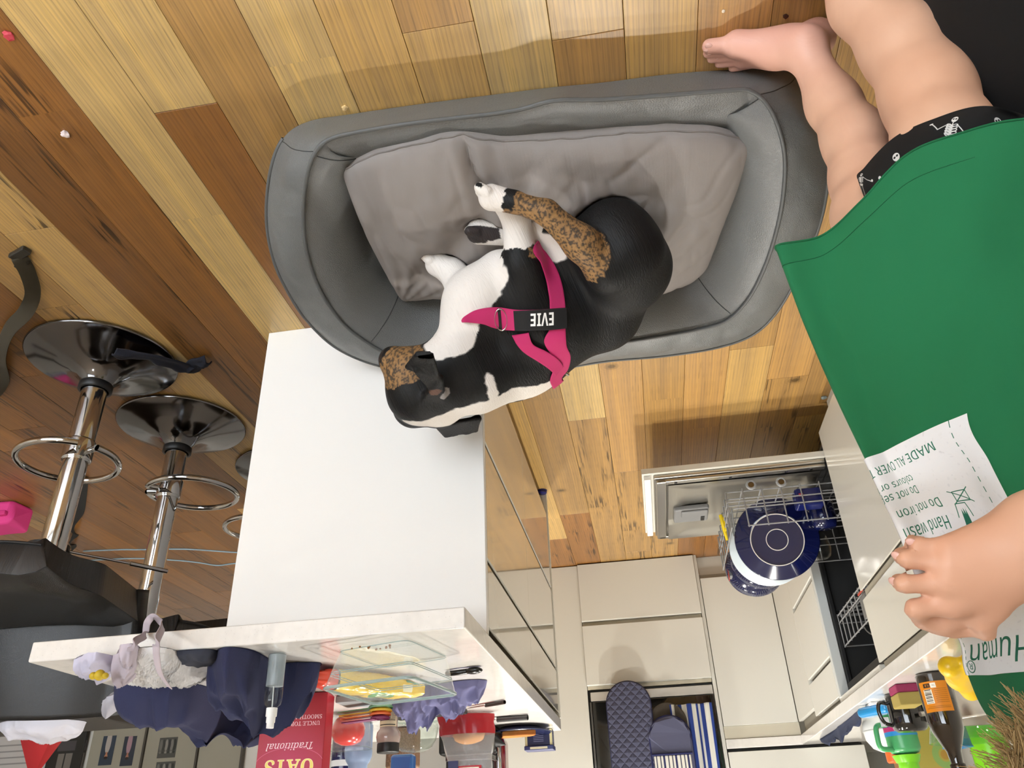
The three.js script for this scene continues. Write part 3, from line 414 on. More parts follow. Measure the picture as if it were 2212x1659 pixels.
// ================================================================ HARNESS AND CUSHION
{
  const t = thing('dog_harness', 'bright pink webbing harness with black name tab worn by the dog', 'harness');
  const pink = S(srgb(205, 34, 108), 0.6, { bumpMap: tiled(weave, 3, 12), bumpScale: 0.0004 });
  const ribbon = (L, R, n, lift, th, fit = true) => sheet((u, v) => { const a = crRow(L, v), b = crRow(R, v), p = a.map((x, i) => lerp(x, b[i], u)); return V(fit ? settle(DOG.body, p, lift + 0.002) : p); }, 8, n, -th);
  const s1L = [[0.135, 0.205, -1.215], [0.127, 0.237, -1.209], [0.116, 0.250, -1.231], [0.111, 0.265, -1.257], [0.108, 0.295, -1.281], [0.109, 0.320, -1.297], [0.112, 0.344, -1.317], [0.128, 0.365, -1.335], [0.117, 0.380, -1.376], [0.119, 0.389, -1.411], [0.133, 0.395, -1.445], [0.14, 0.36, -1.51]];
  const s1R = [[0.115, 0.18, -1.25], [0.105, 0.203, -1.243], [0.092, 0.221, -1.260], [0.084, 0.244, -1.278], [0.080, 0.273, -1.293], [0.079, 0.304, -1.307], [0.083, 0.336, -1.326], [0.086, 0.362, -1.359], [0.080, 0.374, -1.393], [0.092, 0.378, -1.440], [0.110, 0.379, -1.463], [0.115, 0.34, -1.52]];
  part(t, 'girth_strap', ribbon(s1L, s1R, 70, 0.003, 0.002), pink);
  const s2T = [[0.284, 0.331, -1.275], [0.278, 0.326, -1.270], [0.257, 0.318, -1.264], [0.233, 0.313, -1.266], [0.208, 0.309, -1.275], [0.174, 0.316, -1.280], [0.142, 0.320, -1.283], [0.110, 0.316, -1.294], [0.085, 0.311, -1.306]];
  const s2B = [[0.283, 0.334, -1.277], [0.272, 0.335, -1.277], [0.247, 0.336, -1.285], [0.229, 0.337, -1.299], [0.209, 0.338, -1.310], [0.179, 0.345, -1.311], [0.147, 0.349, -1.312], [0.114, 0.348, -1.320], [0.087, 0.342, -1.330]];
  part(t, 'neck_strap', ribbon(s2T, s2B, 60, 0.0055, 0.002), pink);
  const cross = [[[0.155, 0.352, -1.314], [0.150, 0.366, -1.335], [0.127, 0.374, -1.355], [0.106, 0.381, -1.383], [0.098, 0.384, -1.410]], [[0.190, 0.352, -1.318], [0.175, 0.37, -1.345], [0.152, 0.378, -1.372], [0.129, 0.386, -1.405], [0.121, 0.389, -1.43]]];
  part(t, 'back_strap', ribbon(cross[0], cross[1], 30, 0.005, 0.002), pink);
  const tabT = [[0.178, 0.317, -1.281], [0.142, 0.320, -1.283], [0.110, 0.316, -1.294], [0.079, 0.309, -1.309]], tabB = [[0.181, 0.345, -1.311], [0.147, 0.349, -1.312], [0.114, 0.348, -1.320], [0.083, 0.342, -1.331]];
  const tabGeo = (d) => grid((u, v) => { const a = crRow(tabT, u), b = crRow(tabB, u); return V(settle(DOG.body, a.map((x, i) => lerp(x, b[i], v)), d)); }, 30, 10);
  const tab = tabGeo(0.0105), uv = tab.attributes.uv; for (let i = 0; i < uv.count; i++) uv.setXY(i, 1 - uv.getX(i), uv.getY(i));
  const name = canvasTex(512, 208, (c, w, h) => { c.fillStyle = '#101012'; c.fillRect(0, 0, w, h); c.strokeStyle = '#2a2a2c'; c.lineWidth = 3; c.strokeRect(8, 8, w - 16, h - 16); c.fillStyle = '#f2f2f0'; c.save(); c.translate(132, 172); c.scale(0.62, 1); c.font = 'bold 178px sans-serif'; c.fillText('EVIE', 0, 0); c.restore(); });
  part(t, 'name_tab', tab, S(0xffffff, 0.8, { map: name }), 'black tab with the white name EVIE');
  part(t, 'name_tab_backing', tabGeo(0.0085), M.black);
  const rg = settle(DOG.body, [0.210, 0.324, -1.293], 0.010), n = V(gradient(DOG.body, rg)); const loop = new THREE.TorusGeometry(0.0225, 0.0017, 8, 40); loop.scale(0.55, 1, 1); const dir = V([0.212, 0.339, -1.311]).sub(V([0.210, 0.309, -1.274])).normalize(), x = dir.clone().cross(n).normalize(); loop.applyMatrix4(new THREE.Matrix4().makeBasis(x, dir, n)); part(t, 'ring', move(loop, ...rg), M.chrome);
  part(t, 'slider', (() => { const a = V([0.211, 0.310, -1.275]), b = V([0.213, 0.338, -1.309]); return sheet((u, v) => { const p = a.clone().lerp(b, v).addScaledVector(x, (u - 0.5) * 0.008); return V(settle(DOG.body, p.toArray(), 0.0095)); }, 4, 12, 0.002); })(), M.black);
  part(t, 'buckle', rod([0.098, 0.372, -1.455], [0.094, 0.366, -1.475], 0.004, 8), M.chrome);
}
{
  const side = { f: [[0.477, 0.115, -1.054], [0.406, 0.115, -1.022], [0.311, 0.115, -1.008], [0.23, 0.115, -1.004], [0.139, 0.108, -1.038], [0.009, 0.108, -1.056], [-0.103, 0.11, -1.065], [-0.24, 0.115, -1.093], [-0.319, 0.115, -1.141]], b: [[0.488, 0.1, -1.5], [0.376, 0.1, -1.49], [0.116, 0.1, -1.573], [-0.122, 0.1, -1.6], [-0.254, 0.1, -1.547]], l: [[0.477, 0.115, -1.054], [0.484, 0.11, -1.151], [0.49, 0.105, -1.266], [0.49, 0.1, -1.38], [0.488, 0.1, -1.5]], r: [[-0.319, 0.115, -1.141], [-0.304, 0.11, -1.241], [-0.285, 0.105, -1.34], [-0.266, 0.1, -1.45], [-0.254, 0.1, -1.547]] };
  const coons = (u, v) => { const f = crRow(side.f, u), b = crRow(side.b, u), l = crRow(side.l, v), r = crRow(side.r, v), c = [side.f[0], side.f.at(-1), side.b[0], side.b.at(-1)]; return f.map((_, i) => (1 - v) * f[i] + v * b[i] + (1 - u) * l[i] + u * r[i] - ((1 - u) * (1 - v) * c[0][i] + u * (1 - v) * c[1][i] + (1 - u) * v * c[2][i] + u * v * c[3][i])); };
  const fold = [[0.218, 0.13, -0.983], [0.217, 0.15, -1.019], [0.213, 0.15, -1.073], [0.201, 0.145, -1.119], [0.158, 0.13, -1.197]], fold2 = [[0.201, 0.14, -1.144], [0.261, 0.13, -1.225], [0.326, 0.13, -1.287], [0.409, 0.12, -1.38]];
  const toLine = (p, L) => { let m = 9, sg = 0, at = 0; for (let i = 0; i + 1 < L.length; i++) { const ax = L[i][0], az = L[i][2], bx = L[i + 1][0] - ax, bz = L[i + 1][2] - az, t = clamp(((p[0] - ax) * bx + (p[2] - az) * bz) / (bx * bx + bz * bz)), d = Math.hypot(p[0] - ax - bx * t, p[2] - az - bz * t); if (d < m) { m = d; sg = Math.sign(bx * (p[2] - az) - bz * (p[0] - ax)); at = (i + t) / (L.length - 1); } } return [m, sg, at]; };
  const topAt = (u, v) => {
    const p = coons(u, v), e = Math.pow(clamp(16 * u * (1 - u) * v * (1 - v)), 0.32); p[1] = p[1] - 0.03 + 0.088 * e;
    const [m, sg, at] = toLine(p, fold), w = Math.exp(-((m / 0.013) ** 2)), f = 1 - smooth(0.8, 1, at); p[1] -= 0.030 * w * e * f; if (m < 0.12) p[1] += sg * -0.010 * Math.exp(-m / 0.03) * f * e;
    const [m2] = toLine(p, fold2); p[1] -= 0.022 * Math.exp(-((m2 / 0.03) ** 2)) * e;
    const x = p[0], z = p[2]; let k = 0.015 * (fbm(x * 8 + 3, z * 8, 2, 3) - 0.5) + 0.009 * (Math.pow(Math.abs(2 * noise((x + z) * 17 + 3 * noise(x * 9, z * 9, 8), (x - z) * 5, 4) - 1), 0.6) - 0.5) + 0.006 * (Math.abs(2 * noise(x * 42, z * 12, 6) - 1) - 0.5);
    const edge = Math.exp(-v / 0.05); k += 0.006 * edge * Math.sin(u * 90 + 5 * noise(u * 20, 1)); p[1] += k * e;
    const pull = Math.exp(-Math.hypot(x - 0.44, z + 1.4) / 0.08); p[1] += 0.006 * pull * Math.sin(Math.atan2(z + 1.5, x - 0.49) * 26) * e;
    const puffed = V(p), q = [p[0], p[1], p[2]]; for (let i = 0; i < 30 && DOG.body(q) < 0.002 && q[1] > 0.062; i++) q[1] -= 0.004; return V(q);
  };
  const fabric = S(srgb(158, 151, 147), 0.92, { bumpMap: tiled(weave, 26, 18), bumpScale: 0.0009 });
  const t = thing('cushion', 'worn grey cotton cushion with rumpled corners lying inside the dog bed', 'cushion');
  part(t, 'cover', [grid(topAt, 180, 120), grid((u, v) => { const p = coons(1 - u, v), e = Math.pow(clamp(16 * u * (1 - u) * v * (1 - v)), 0.42); return V(p[0], Math.max(0.054, p[1] - 0.03 - 0.04 * e), p[2]); }, 60, 40)], fabric);
  const sm = [...Array(60).keys()].map((i) => { const p = topAt(lerp(0.005, 0.995, i / 59), 0.004); return p; }); part(t, 'seam', new THREE.TubeGeometry(new THREE.CatmullRomCurve3(sm), 200, 0.0022, 6, false), fabric);
}
// ================================================================ CHILD
{
  const J = {
    heel: [-0.429, 0.03, -0.98], mid: [-0.357, 0.04, -0.983], inst: [-0.37, 0.06, -0.964], ballA: [-0.292, 0.022, -0.972], ballB: [-0.307, 0.018, -1.01], ank: [-0.393, 0.085, -0.953], shin: [-0.419, 0.2, -0.981], calf: [-0.43, 0.29, -0.977], knee: [-0.422, 0.38, -0.973], th: [-0.405, 0.47, -0.949], hip: [-0.396, 0.62, -0.909],
    rank: [-0.41, 0.08, -0.798], rshin: [-0.428, 0.2, -0.799], rcalf: [-0.458, 0.3, -0.801], rknee: [-0.462, 0.4, -0.801], rth: [-0.453, 0.5, -0.796], rhip: [-0.45, 0.64, -0.856],
    waist: [-0.46, 0.813, -0.896], chest: [-0.466, 0.991, -0.909], neck: [-0.469, 1.158, -0.951], rsh: [-0.513, 1.109, -0.893], lsh: [-0.397, 1.109, -0.922], relb: [-0.411, 1.01, -0.654], rwr: [-0.302, 1.058, -0.622], lelb: [-0.376, 0.937, -0.899], lwr: [-0.405, 0.885, -0.849], head: [-0.451, 1.241, -0.939],
  };
  const o = (p, x, y, z) => [p[0] + x, p[1] + y, p[2] + z];
  const B = [
    // left foot and leg
    [J.heel, J.mid, 0.030, 0.026, 0.02], [J.heel, J.ank, 0.029, 0.030, 0.02], [J.ank, J.inst, 0.031, 0.028, 0.03], [J.inst, J.ballA, 0.028, 0.02, 0.03], [J.mid, J.ballA, 0.026, 0.021, 0.02], [J.mid, J.ballB, 0.025, 0.017, 0.02],
    [[-0.292, 0.021, -0.973], [-0.244, 0.016, -0.971], 0.0165, 0.0135, 0.006], [[-0.295, 0.02, -0.988], [-0.242, 0.012, -0.988], 0.0105, 0.0088, 0.004], [[-0.3, 0.018, -1.001], [-0.249, 0.011, -1.002], 0.0098, 0.0082, 0.004], [[-0.308, 0.017, -1.013], [-0.264, 0.01, -1.017], 0.0094, 0.008, 0.004], [[-0.32, 0.016, -1.024], [-0.29, 0.01, -1.031], 0.009, 0.008, 0.004],
    [J.ank, J.shin, 0.0285, 0.039, 0.02], [J.shin, J.calf, 0.039, 0.0455, 0.03], [J.calf, J.knee, 0.0455, 0.0465, 0.03], [J.knee, J.th, 0.0465, 0.053, 0.03], [J.th, J.hip, 0.055, 0.078, 0.02],
    [o(J.ank, 0.004, 0.002, 0.024), o(J.ank, 0.002, 0.006, 0.012), 0.008, 0.012, 0.02],
    // right leg and foot
    [J.rank, J.rshin, 0.029, 0.040, 0.02], [J.rshin, J.rcalf, 0.042, 0.0515, 0.03], [J.rcalf, J.rknee, 0.0515, 0.0535, 0.03], [J.rknee, J.rth, 0.0535, 0.06, 0.03], [J.rth, J.rhip, 0.058, 0.078, 0.02],
    [o(J.rank, -0.03, -0.05, -0.005), o(J.rank, 0.06, -0.045, 0.02), 0.030, 0.026, 0.02], [J.rank, o(J.rank, 0.06, -0.045, 0.02), 0.03, 0.026, 0.03], [o(J.rank, 0.06, -0.045, 0.02), o(J.rank, 0.13, -0.06, 0.035), 0.026, 0.019, 0.02],
    ...[0, 1, 2, 3, 4].map((i) => [o(J.rank, 0.13 - i * 0.008, -0.062, 0.012 + i * 0.012), o(J.rank, 0.175 - i * 0.011, -0.068, 0.018 + i * 0.013), i ? 0.010 : 0.010, i > 3 ? 0.0125 : 0.0085, 0.004]),
    // trunk, shoulders, arms
    [J.hip, J.rhip, 0.085, 0.085, 0.04], [J.hip, J.waist, 0.08, 0.08, 0.04], [J.rhip, J.waist, 0.08, 0.08, 0.04], [J.waist, J.chest, 0.085, 0.09, 0.04], [J.chest, J.neck, 0.08, 0.036, 0.04], [J.neck, J.rsh, 0.036, 0.042, 0.03], [J.neck, J.lsh, 0.036, 0.042, 0.03], [J.chest, J.rsh, 0.06, 0.042, 0.04], [J.chest, J.lsh, 0.06, 0.042, 0.04],
    [J.rsh, J.relb, 0.038, 0.031, 0.02], [J.relb, J.rwr, 0.031, 0.0215, 0.02], [J.lsh, J.lelb, 0.037, 0.03, 0.02], [J.lelb, J.lwr, 0.029, 0.021, 0.02], [J.lwr, o(J.lwr, -0.02, 0.06, 0.02), 0.024, 0.022, 0.02],
    // head
    [J.neck, J.head, 0.036, 0.05, 0.03], [J.head, o(J.head, -0.01, 0.03, -0.012), 0.078, 0.08, 0.03], [J.head, o(J.head, 0.028, -0.052, 0.045), 0.06, 0.035, 0.03], [o(J.head, 0.045, -0.012, 0.07), o(J.head, 0.047, -0.026, 0.078), 0.006, 0.009, 0.012],
    [o(J.head, -0.052, -0.01, 0.05), o(J.head, -0.055, -0.03, 0.048), 0.012, 0.009, 0.01], [o(J.head, 0.07, -0.01, -0.02), o(J.head, 0.068, -0.03, -0.018), 0.012, 0.009, 0.01],
    // right hand: back of the hand, four bent fingers, thumb closing on the cloth
    [[-0.289, 1.064, -0.624], [-0.235, 1.07, -0.62], 0.020, 0.0085, 0.012], [[-0.285, 1.072, -0.624], [-0.231, 1.083, -0.622], 0.021, 0.0092, 0.012], [[-0.282, 1.081, -0.628], [-0.228, 1.096, -0.629], 0.021, 0.0095, 0.012], [[-0.282, 1.087, -0.634], [-0.232, 1.108, -0.642], 0.021, 0.0105, 0.012], [J.rwr, [-0.283, 1.076, -0.63], 0.0215, 0.024, 0.015],
    [[-0.243, 1.071, -0.624], [-0.215, 1.066, -0.624], 0.0066, 0.0056, 0.005], [[-0.215, 1.066, -0.624], [-0.217, 1.058, -0.64], 0.0056, 0.0052, 0.003], [[-0.22, 1.057, -0.648], [-0.235, 1.051, -0.67], 0.006, 0.0055, 0.003],
    [[-0.239, 1.084, -0.626], [-0.204, 1.076, -0.625], 0.0072, 0.0066, 0.005], [[-0.204, 1.076, -0.625], [-0.207, 1.068, -0.645], 0.0066, 0.006, 0.003], [[-0.209, 1.066, -0.649], [-0.226, 1.06, -0.675], 0.0065, 0.0058, 0.003],
    [[-0.238, 1.096, -0.633], [-0.199, 1.093, -0.631], 0.0074, 0.0068, 0.005], [[-0.199, 1.093, -0.631], [-0.204, 1.085, -0.655], 0.0068, 0.006, 0.003], [[-0.205, 1.084, -0.659], [-0.223, 1.079, -0.685], 0.0066, 0.0058, 0.003],
    [[-0.236, 1.108, -0.642], [-0.205, 1.11, -0.641], 0.0082, 0.007, 0.006], [[-0.205, 1.11, -0.641], [-0.216, 1.111, -0.664], 0.0072, 0.0074, 0.004], [[-0.218, 1.111, -0.668], [-0.241, 1.117, -0.679], 0.009, 0.0082, 0.005], [[-0.241, 1.117, -0.679], [-0.253, 1.12, -0.676], 0.0078, 0.0066, 0.004],
    [[-0.277, 1.089, -0.637], [-0.262, 1.109, -0.649], 0.018, 0.0125, 0.012], [[-0.262, 1.109, -0.649], [-0.257, 1.117, -0.66], 0.0115, 0.0098, 0.006], [[-0.257, 1.117, -0.66], [-0.261, 1.124, -0.672], 0.0092, 0.0075, 0.004],
    [[-0.251, 1.101, -0.65], [-0.233, 1.112, -0.668], 0.012, 0.011, 0.01],
  ];
  const body = bonesField(B);
  const groove = (p) => body(p);
  const skinBase = [222, 178, 150], g = surfaceNets(groove, [-0.82, -0.012, -1.16], [-0.08, 1.42, -0.45], 0.0036);
  const fp = J.ballA;
  paint(g, (p) => { const n = fbm(p[0] * 30, p[1] * 30, p[2] * 30, 3) - 0.5, low = smooth(0.25, 0.02, p[1]), kn = Math.exp(-((Math.hypot(p[0] - J.rknee[0], p[1] - 0.43, p[2] - J.rknee[2]) / 0.07) ** 2)), hand = smooth(0.16, 0.05, Math.hypot(p[0] + 0.2, p[1] - 1.09, p[2] + 0.66)); return [skinBase[0] + 10 * n + 6 * low, skinBase[1] + 14 * n - 2 * low - 6 * kn - 8 * hand, skinBase[2] + 14 * n + 8 * low - 8 * kn - 8 * hand]; });
  const t = thing('person', 'barefoot child in an oversized green t-shirt and black shorts holding out the shirt front', 'person');
  part(t, 'body', g, P(0xffffff, 0.5, { vertexColors: true, sheen: 0.2, sheenColor: srgb(255, 200, 180), sheenRoughness: 0.5 }));
  // nails
  const nail = (p, n, r) => { const e = new THREE.SphereGeometry(r, 12, 8); e.scale(1, 0.35, 0.75); e.applyQuaternion(new THREE.Quaternion().setFromUnitVectors(V(0, 1, 0), V(n).normalize())); return move(e, ...p); };
  for (const [p, n, r] of [[settle(body, [-0.234, 0.04, -0.948], -0.0005), [0.2, 1, 0.15], 0.007], [settle(body, [-0.234, 0.03, -0.971], -0.0004), [0.2, 1, 0], 0.0045], [settle(body, [-0.242, 0.03, -0.985], -0.0004), [0.2, 1, 0], 0.004], [settle(body, [-0.257, 0.03, -0.999], -0.0004), [0.2, 1, 0], 0.0038], [settle(body, [-0.209, 1.064, -0.621], -0.0004), [0.3, 0.4, 0.6], 0.004], [settle(body, [-0.198, 1.073, -0.625], -0.0004), [0.5, 0.3, 0.5], 0.0042], [settle(body, [-0.195, 1.09, -0.635], -0.0004), [0.5, 0.3, 0.5], 0.0042]]) part(t, 'nail', nail(p, n, r), P(srgb(226, 180, 168), 0.3));
  // face
  const hd = J.head; for (const [x, z] of [[0.012, 0.076], [0.064, 0.05]]) { const e = part(t, 'eye', ball(o(hd, x, 0.004, z), 0.0095), S(srgb(235, 235, 235), 0.2)); part(e, 'iris', ball(o(hd, x + 0.003, 0.003, z + 0.0045), 0.0062), S(srgb(70, 90, 110), 0.2)); }
  { const m = tube([o(hd, 0.014, -0.047, 0.075), o(hd, 0.04, -0.05, 0.078), o(hd, 0.062, -0.047, 0.056)], 0.0042, 16, 8); part(t, 'mouth', m, S(srgb(196, 120, 110), 0.45)); }
  // shirt: rings from hem to neck; the first five columns of rows 3 to 8 carry the printed label
  const rows = [
    [[-0.224, 0.61, -0.822], [-0.281, 0.605, -0.816], [-0.325, 0.591, -0.779], [-0.373, 0.569, -0.731], [-0.425, 0.574, -0.705], [-0.482, 0.583, -0.689], [-0.583, 0.578, -0.715], [-0.663, 0.567, -0.862], [-0.625, 0.537, -0.979], [-0.47, 0.547, -0.997], [-0.322, 0.579, -0.935]],
    [[-0.236, 0.715, -0.834], [-0.27, 0.71, -0.818], [-0.309, 0.701, -0.789], [-0.356, 0.696, -0.758], [-0.404, 0.695, -0.735], [-0.465, 0.682, -0.736], [-0.554, 0.672, -0.744], [-0.648, 0.681, -0.904], [-0.624, 0.663, -1.03], [-0.479, 0.652, -1.026], [-0.332, 0.671, -0.945]],
    [[-0.238, 0.829, -0.802], [-0.269, 0.821, -0.79], [-0.299, 0.814, -0.779], [-0.338, 0.807, -0.763], [-0.378, 0.799, -0.752], [-0.441, 0.783, -0.746], [-0.53, 0.764, -0.76], [-0.627, 0.785, -0.928], [-0.609, 0.775, -1.036], [-0.469, 0.767, -1.011], [-0.332, 0.784, -0.918]],
    [[-0.237, 0.938, -0.757], [-0.255, 0.933, -0.752], [-0.272, 0.927, -0.748], [-0.305, 0.915, -0.745], [-0.337, 0.905, -0.744], [-0.393, 0.885, -0.747], [-0.486, 0.859, -0.763], [-0.585, 0.883, -0.921], [-0.575, 0.874, -1.032], [-0.439, 0.872, -0.987], [-0.309, 0.901, -0.867]],
    [[-0.237, 0.984, -0.739], [-0.256, 0.979, -0.734], [-0.274, 0.974, -0.731], [-0.305, 0.965, -0.729], [-0.336, 0.962, -0.734], [-0.383, 0.942, -0.738], [-0.47, 0.917, -0.76], [-0.571, 0.936, -0.927], [-0.57, 0.922, -1.036], [-0.437, 0.923, -0.982], [-0.309, 0.947, -0.86]],
    [[-0.227, 1.036, -0.689], [-0.246, 1.029, -0.69], [-0.267, 1.023, -0.693], [-0.302, 1.018, -0.704], [-0.335, 1.021, -0.72], [-0.386, 1, -0.738], [-0.464, 0.975, -0.77], [-0.556, 0.986, -0.919], [-0.563, 0.976, -1.032], [-0.435, 0.982, -0.958], [-0.309, 1.002, -0.834]],
    [[-0.231, 1.086, -0.685], [-0.252, 1.077, -0.694], [-0.273, 1.069, -0.705], [-0.313, 1.06, -0.728], [-0.354, 1.063, -0.748], [-0.4, 1.046, -0.768], [-0.468, 1.027, -0.79], [-0.557, 1.04, -0.941], [-0.565, 1.039, -1.047], [-0.443, 1.043, -0.972], [-0.322, 1.056, -0.845]],
    [[-0.282, 1.108, -0.788], [-0.299, 1.104, -0.788], [-0.314, 1.1, -0.788], [-0.348, 1.097, -0.791], [-0.389, 1.096, -0.796], [-0.433, 1.088, -0.81], [-0.49, 1.073, -0.833], [-0.56, 1.1, -0.953], [-0.57, 1.106, -1.052], [-0.461, 1.106, -0.989], [-0.348, 1.101, -0.875]],
    [[-0.295, 1.13, -0.832], [-0.314, 1.13, -0.835], [-0.329, 1.129, -0.836], [-0.364, 1.128, -0.841], [-0.407, 1.126, -0.846], [-0.453, 1.125, -0.858], [-0.508, 1.117, -0.873], [-0.569, 1.138, -0.977], [-0.573, 1.146, -1.053], [-0.47, 1.142, -1], [-0.357, 1.129, -0.894]],
    [[-0.33, 1.169, -0.902], [-0.345, 1.172, -0.9], [-0.36, 1.175, -0.898], [-0.388, 1.177, -0.897], [-0.425, 1.179, -0.898], [-0.469, 1.177, -0.903], [-0.525, 1.17, -0.919], [-0.582, 1.185, -1.007], [-0.574, 1.193, -1.058], [-0.483, 1.187, -1.017], [-0.383, 1.173, -0.947]],
    [[-0.4, 1.221, -0.967], [-0.408, 1.222, -0.957], [-0.417, 1.223, -0.947], [-0.432, 1.224, -0.944], [-0.451, 1.221, -0.939], [-0.485, 1.222, -0.95], [-0.525, 1.219, -0.96], [-0.567, 1.226, -1.029], [-0.555, 1.233, -1.055], [-0.491, 1.231, -1.033], [-0.428, 1.225, -0.997]],
  ];
  const shirt = patch(rows, true), wavy = (u, v) => { const p = shirt(u, v), n = fbm(p.x * 9, p.y * 5, p.z * 9, 3) - 0.5; return p.add(V(0.006 * n, 0.004 * n, 0.010 * n)); };
  const jersey = S(srgb(22, 116, 72), 0.85, { bumpMap: tiled(weave, 30, 24), bumpScale: 0.0003 });
  const sg = grid(wavy, 220, 200, true);
  const sh = part(t, 'shirt', sg, jersey, 'oversized bright green jersey t-shirt');
  part(sh, 'hem', new THREE.TubeGeometry(new THREE.CatmullRomCurve3([...Array(80).keys()].map((i) => wavy(i / 80, 0)), true), 240, 0.0016, 6, true), jersey);
  part(sh, 'hem_stitching', [...Array(150).keys()].map((i) => { const a = wavy((i * 0.38 + 0.0) / 150, 0.035), b = wavy((i * 0.38 + 0.22) / 150, 0.035), n = V(0, 0, 1).applyMatrix4(new THREE.Matrix4()); const c = camSide(a); return rod(a.clone().addScaledVector(c, 0.001).toArray(), b.clone().addScaledVector(c, 0.001).toArray(), 0.0004, 4); }), S(srgb(14, 84, 52), 0.9)).userData.kind = 'stuff';
  function camSide(a) { return V(0.25, 0.35, 0.9).normalize(); }
  part(sh, 'sleeve', (() => { const A = V(J.rsh), Bq = V(J.relb), d = Bq.clone().sub(A).normalize(), x = V(0, 1, 0).cross(d).normalize(), y = d.clone().cross(x); return grid((u, v) => { const a = u * Math.PI * 2, r = lerp(0.07, 0.062, v); return A.clone().addScaledVector(d, lerp(-0.03, 0.1, v)).addScaledVector(x, Math.cos(a) * r).addScaledVector(y, Math.sin(a) * r); }, 40, 10, true); })(), jersey);
  // printed care label on the shirt front
  const lt = canvasTex(1024, 1536, (c, w, h) => {
    c.fillStyle = '#e9ebee'; c.fillRect(0, 0, w, h); const r = rng(5); for (let i = 0; i < 500; i++) { c.fillStyle = 'rgba(150,152,160,' + 0.12 * r() + ')'; c.beginPath(); c.ellipse(r() * w, r() * h, 3 + 14 * r(), 2 + 7 * r(), r() * 6, 0, 7); c.fill(); }
    const ink = '#1c6b55'; c.fillStyle = ink; c.strokeStyle = ink; const put = (s, x, y, px, font = 'sans-serif', st = '', sx = 1) => { c.save(); c.translate(x, y); c.rotate(0); c.scale(sx, 1); c.font = st + ' ' + px + 'px ' + font; c.fillText(s, 0, 0); c.restore(); };
    c.lineWidth = 7; c.setLineDash([34, 30]); c.beginPath(); c.moveTo(140, h); c.lineTo(140, 0); c.stroke(); c.lineWidth = 5; c.beginPath(); c.moveTo(w - 70, 0); c.lineTo(w - 70, 430); c.stroke(); c.setLineDash([]);
    put('MADE ALL OVER THE WORLD', 300, h - 66, 92, 'sans-serif', '', 0.94); put('colours or flavours', 600, h - 226, 100, 'sans-serif', '', 0.78); put('Do not separate', 615, h - 326, 102, 'sans-serif', '', 0.8); put('Do not iron', 480, h - 480, 104, 'sans-serif', '', 0.84); put('Hand wash', 490, h - 612, 108, 'sans-serif', '', 0.84);
    c.lineWidth = 5; c.save(); c.translate(330, h - 500); c.scale(1, 1.25); c.strokeRect(-30, -34, 84, 56); c.beginPath(); c.moveTo(-52, 36); c.lineTo(76, -48); c.moveTo(-52, -44); c.lineTo(82, 32); c.stroke(); c.restore();
    c.save(); c.translate(330, h - 640); c.scale(1, 1.2); c.beginPath(); c.moveTo(0, 0); c.lineTo(14, 70); c.lineTo(76, 70); c.lineTo(92, 0); c.stroke(); c.beginPath(); c.moveTo(24, -40); c.lineTo(66, -40); c.lineTo(62, 10); c.lineTo(56, 40); c.lineTo(50, 12); c.lineTo(43, 46); c.lineTo(38, 12); c.lineTo(31, 40); c.closePath(); c.fill(); c.restore();
    put('Human', 262, 262, 270, 'sans-serif', 'italic', 0.72); c.lineWidth = 7; c.beginPath(); c.ellipse(912, 66, 34, 48, 0, 0, 7); c.stroke(); put('R', 892, 92, 72, 'sans-serif', '', 0.8);
  });
  const nr = rows.length - 1, nc = rows[0].length;
  const lab = grid((u, v) => { const U = u * 4 / nc, W = (3 + v * 5) / nr, e = 0.004, p = wavy(U, W), du = wavy(U + e, W).sub(wavy(U - e + 1, W).clone()), pu = U > e ? wavy(U + e, W).sub(wavy(U - e, W)) : wavy(U + e, W).sub(p), pv = wavy(U, W + e).sub(wavy(U, W - e)), n = pu.cross(pv).normalize(); if (n.dot(V(0.25, 0.4, 0.9)) < 0) n.negate(); return p.addScaledVector(n, 0.0016); }, 60, 110);
  { const uv = lab.attributes.uv; for (let i = 0; i < uv.count; i++) uv.setXY(i, 1 - uv.getX(i), uv.getY(i)); }
  part(sh, 'printed_label', lab, S(0xffffff, 0.8, { map: lt }), 'white care label print with green words');
  // shorts with skeleton print
  const bones = canvasTex(1024, 512, (c, w, h) => {
    c.fillStyle = '#0b0b0d'; c.fillRect(0, 0, w, h); c.strokeStyle = c.fillStyle = '#d8d8d6'; c.lineCap = 'round';
    const sk = (x, y, s, a) => { c.save(); c.translate(x, y); c.rotate(a); c.scale(s, s); c.lineWidth = 5; c.beginPath(); c.ellipse(0, -62, 16, 20, 0, 0, 7); c.fill(); c.fillStyle = '#0b0b0d'; c.beginPath(); c.arc(-6, -64, 5, 0, 7); c.arc(7, -64, 5, 0, 7); c.fill(); c.fillStyle = '#d8d8d6'; c.beginPath(); c.moveTo(0, -40); c.lineTo(0, 40); c.stroke(); c.lineWidth = 4; for (let i = 0; i < 5; i++) { c.beginPath(); c.ellipse(-14, -26 + i * 11, 13, 5, 0.35, 0, 7); c.ellipse(14, -26 + i * 11, 13, 5, -0.35, 0, 7); c.stroke(); } c.beginPath(); c.ellipse(-12, 44, 13, 9, 0.5, 0, 7); c.ellipse(12, 44, 13, 9, -0.5, 0, 7); c.fill(); c.lineWidth = 5; for (const m of [-1, 1]) { c.beginPath(); c.moveTo(m * 22, -30); c.lineTo(m * 62, -4); c.lineTo(m * 100, m * -26 - 20); c.stroke(); c.beginPath(); c.arc(m * 106, m * -26 - 24, 8, 0, 7); c.fill(); c.beginPath(); c.moveTo(m * 14, 50); c.lineTo(m * 26, 96); c.lineTo(m * 20, 140); c.stroke(); } c.restore(); };
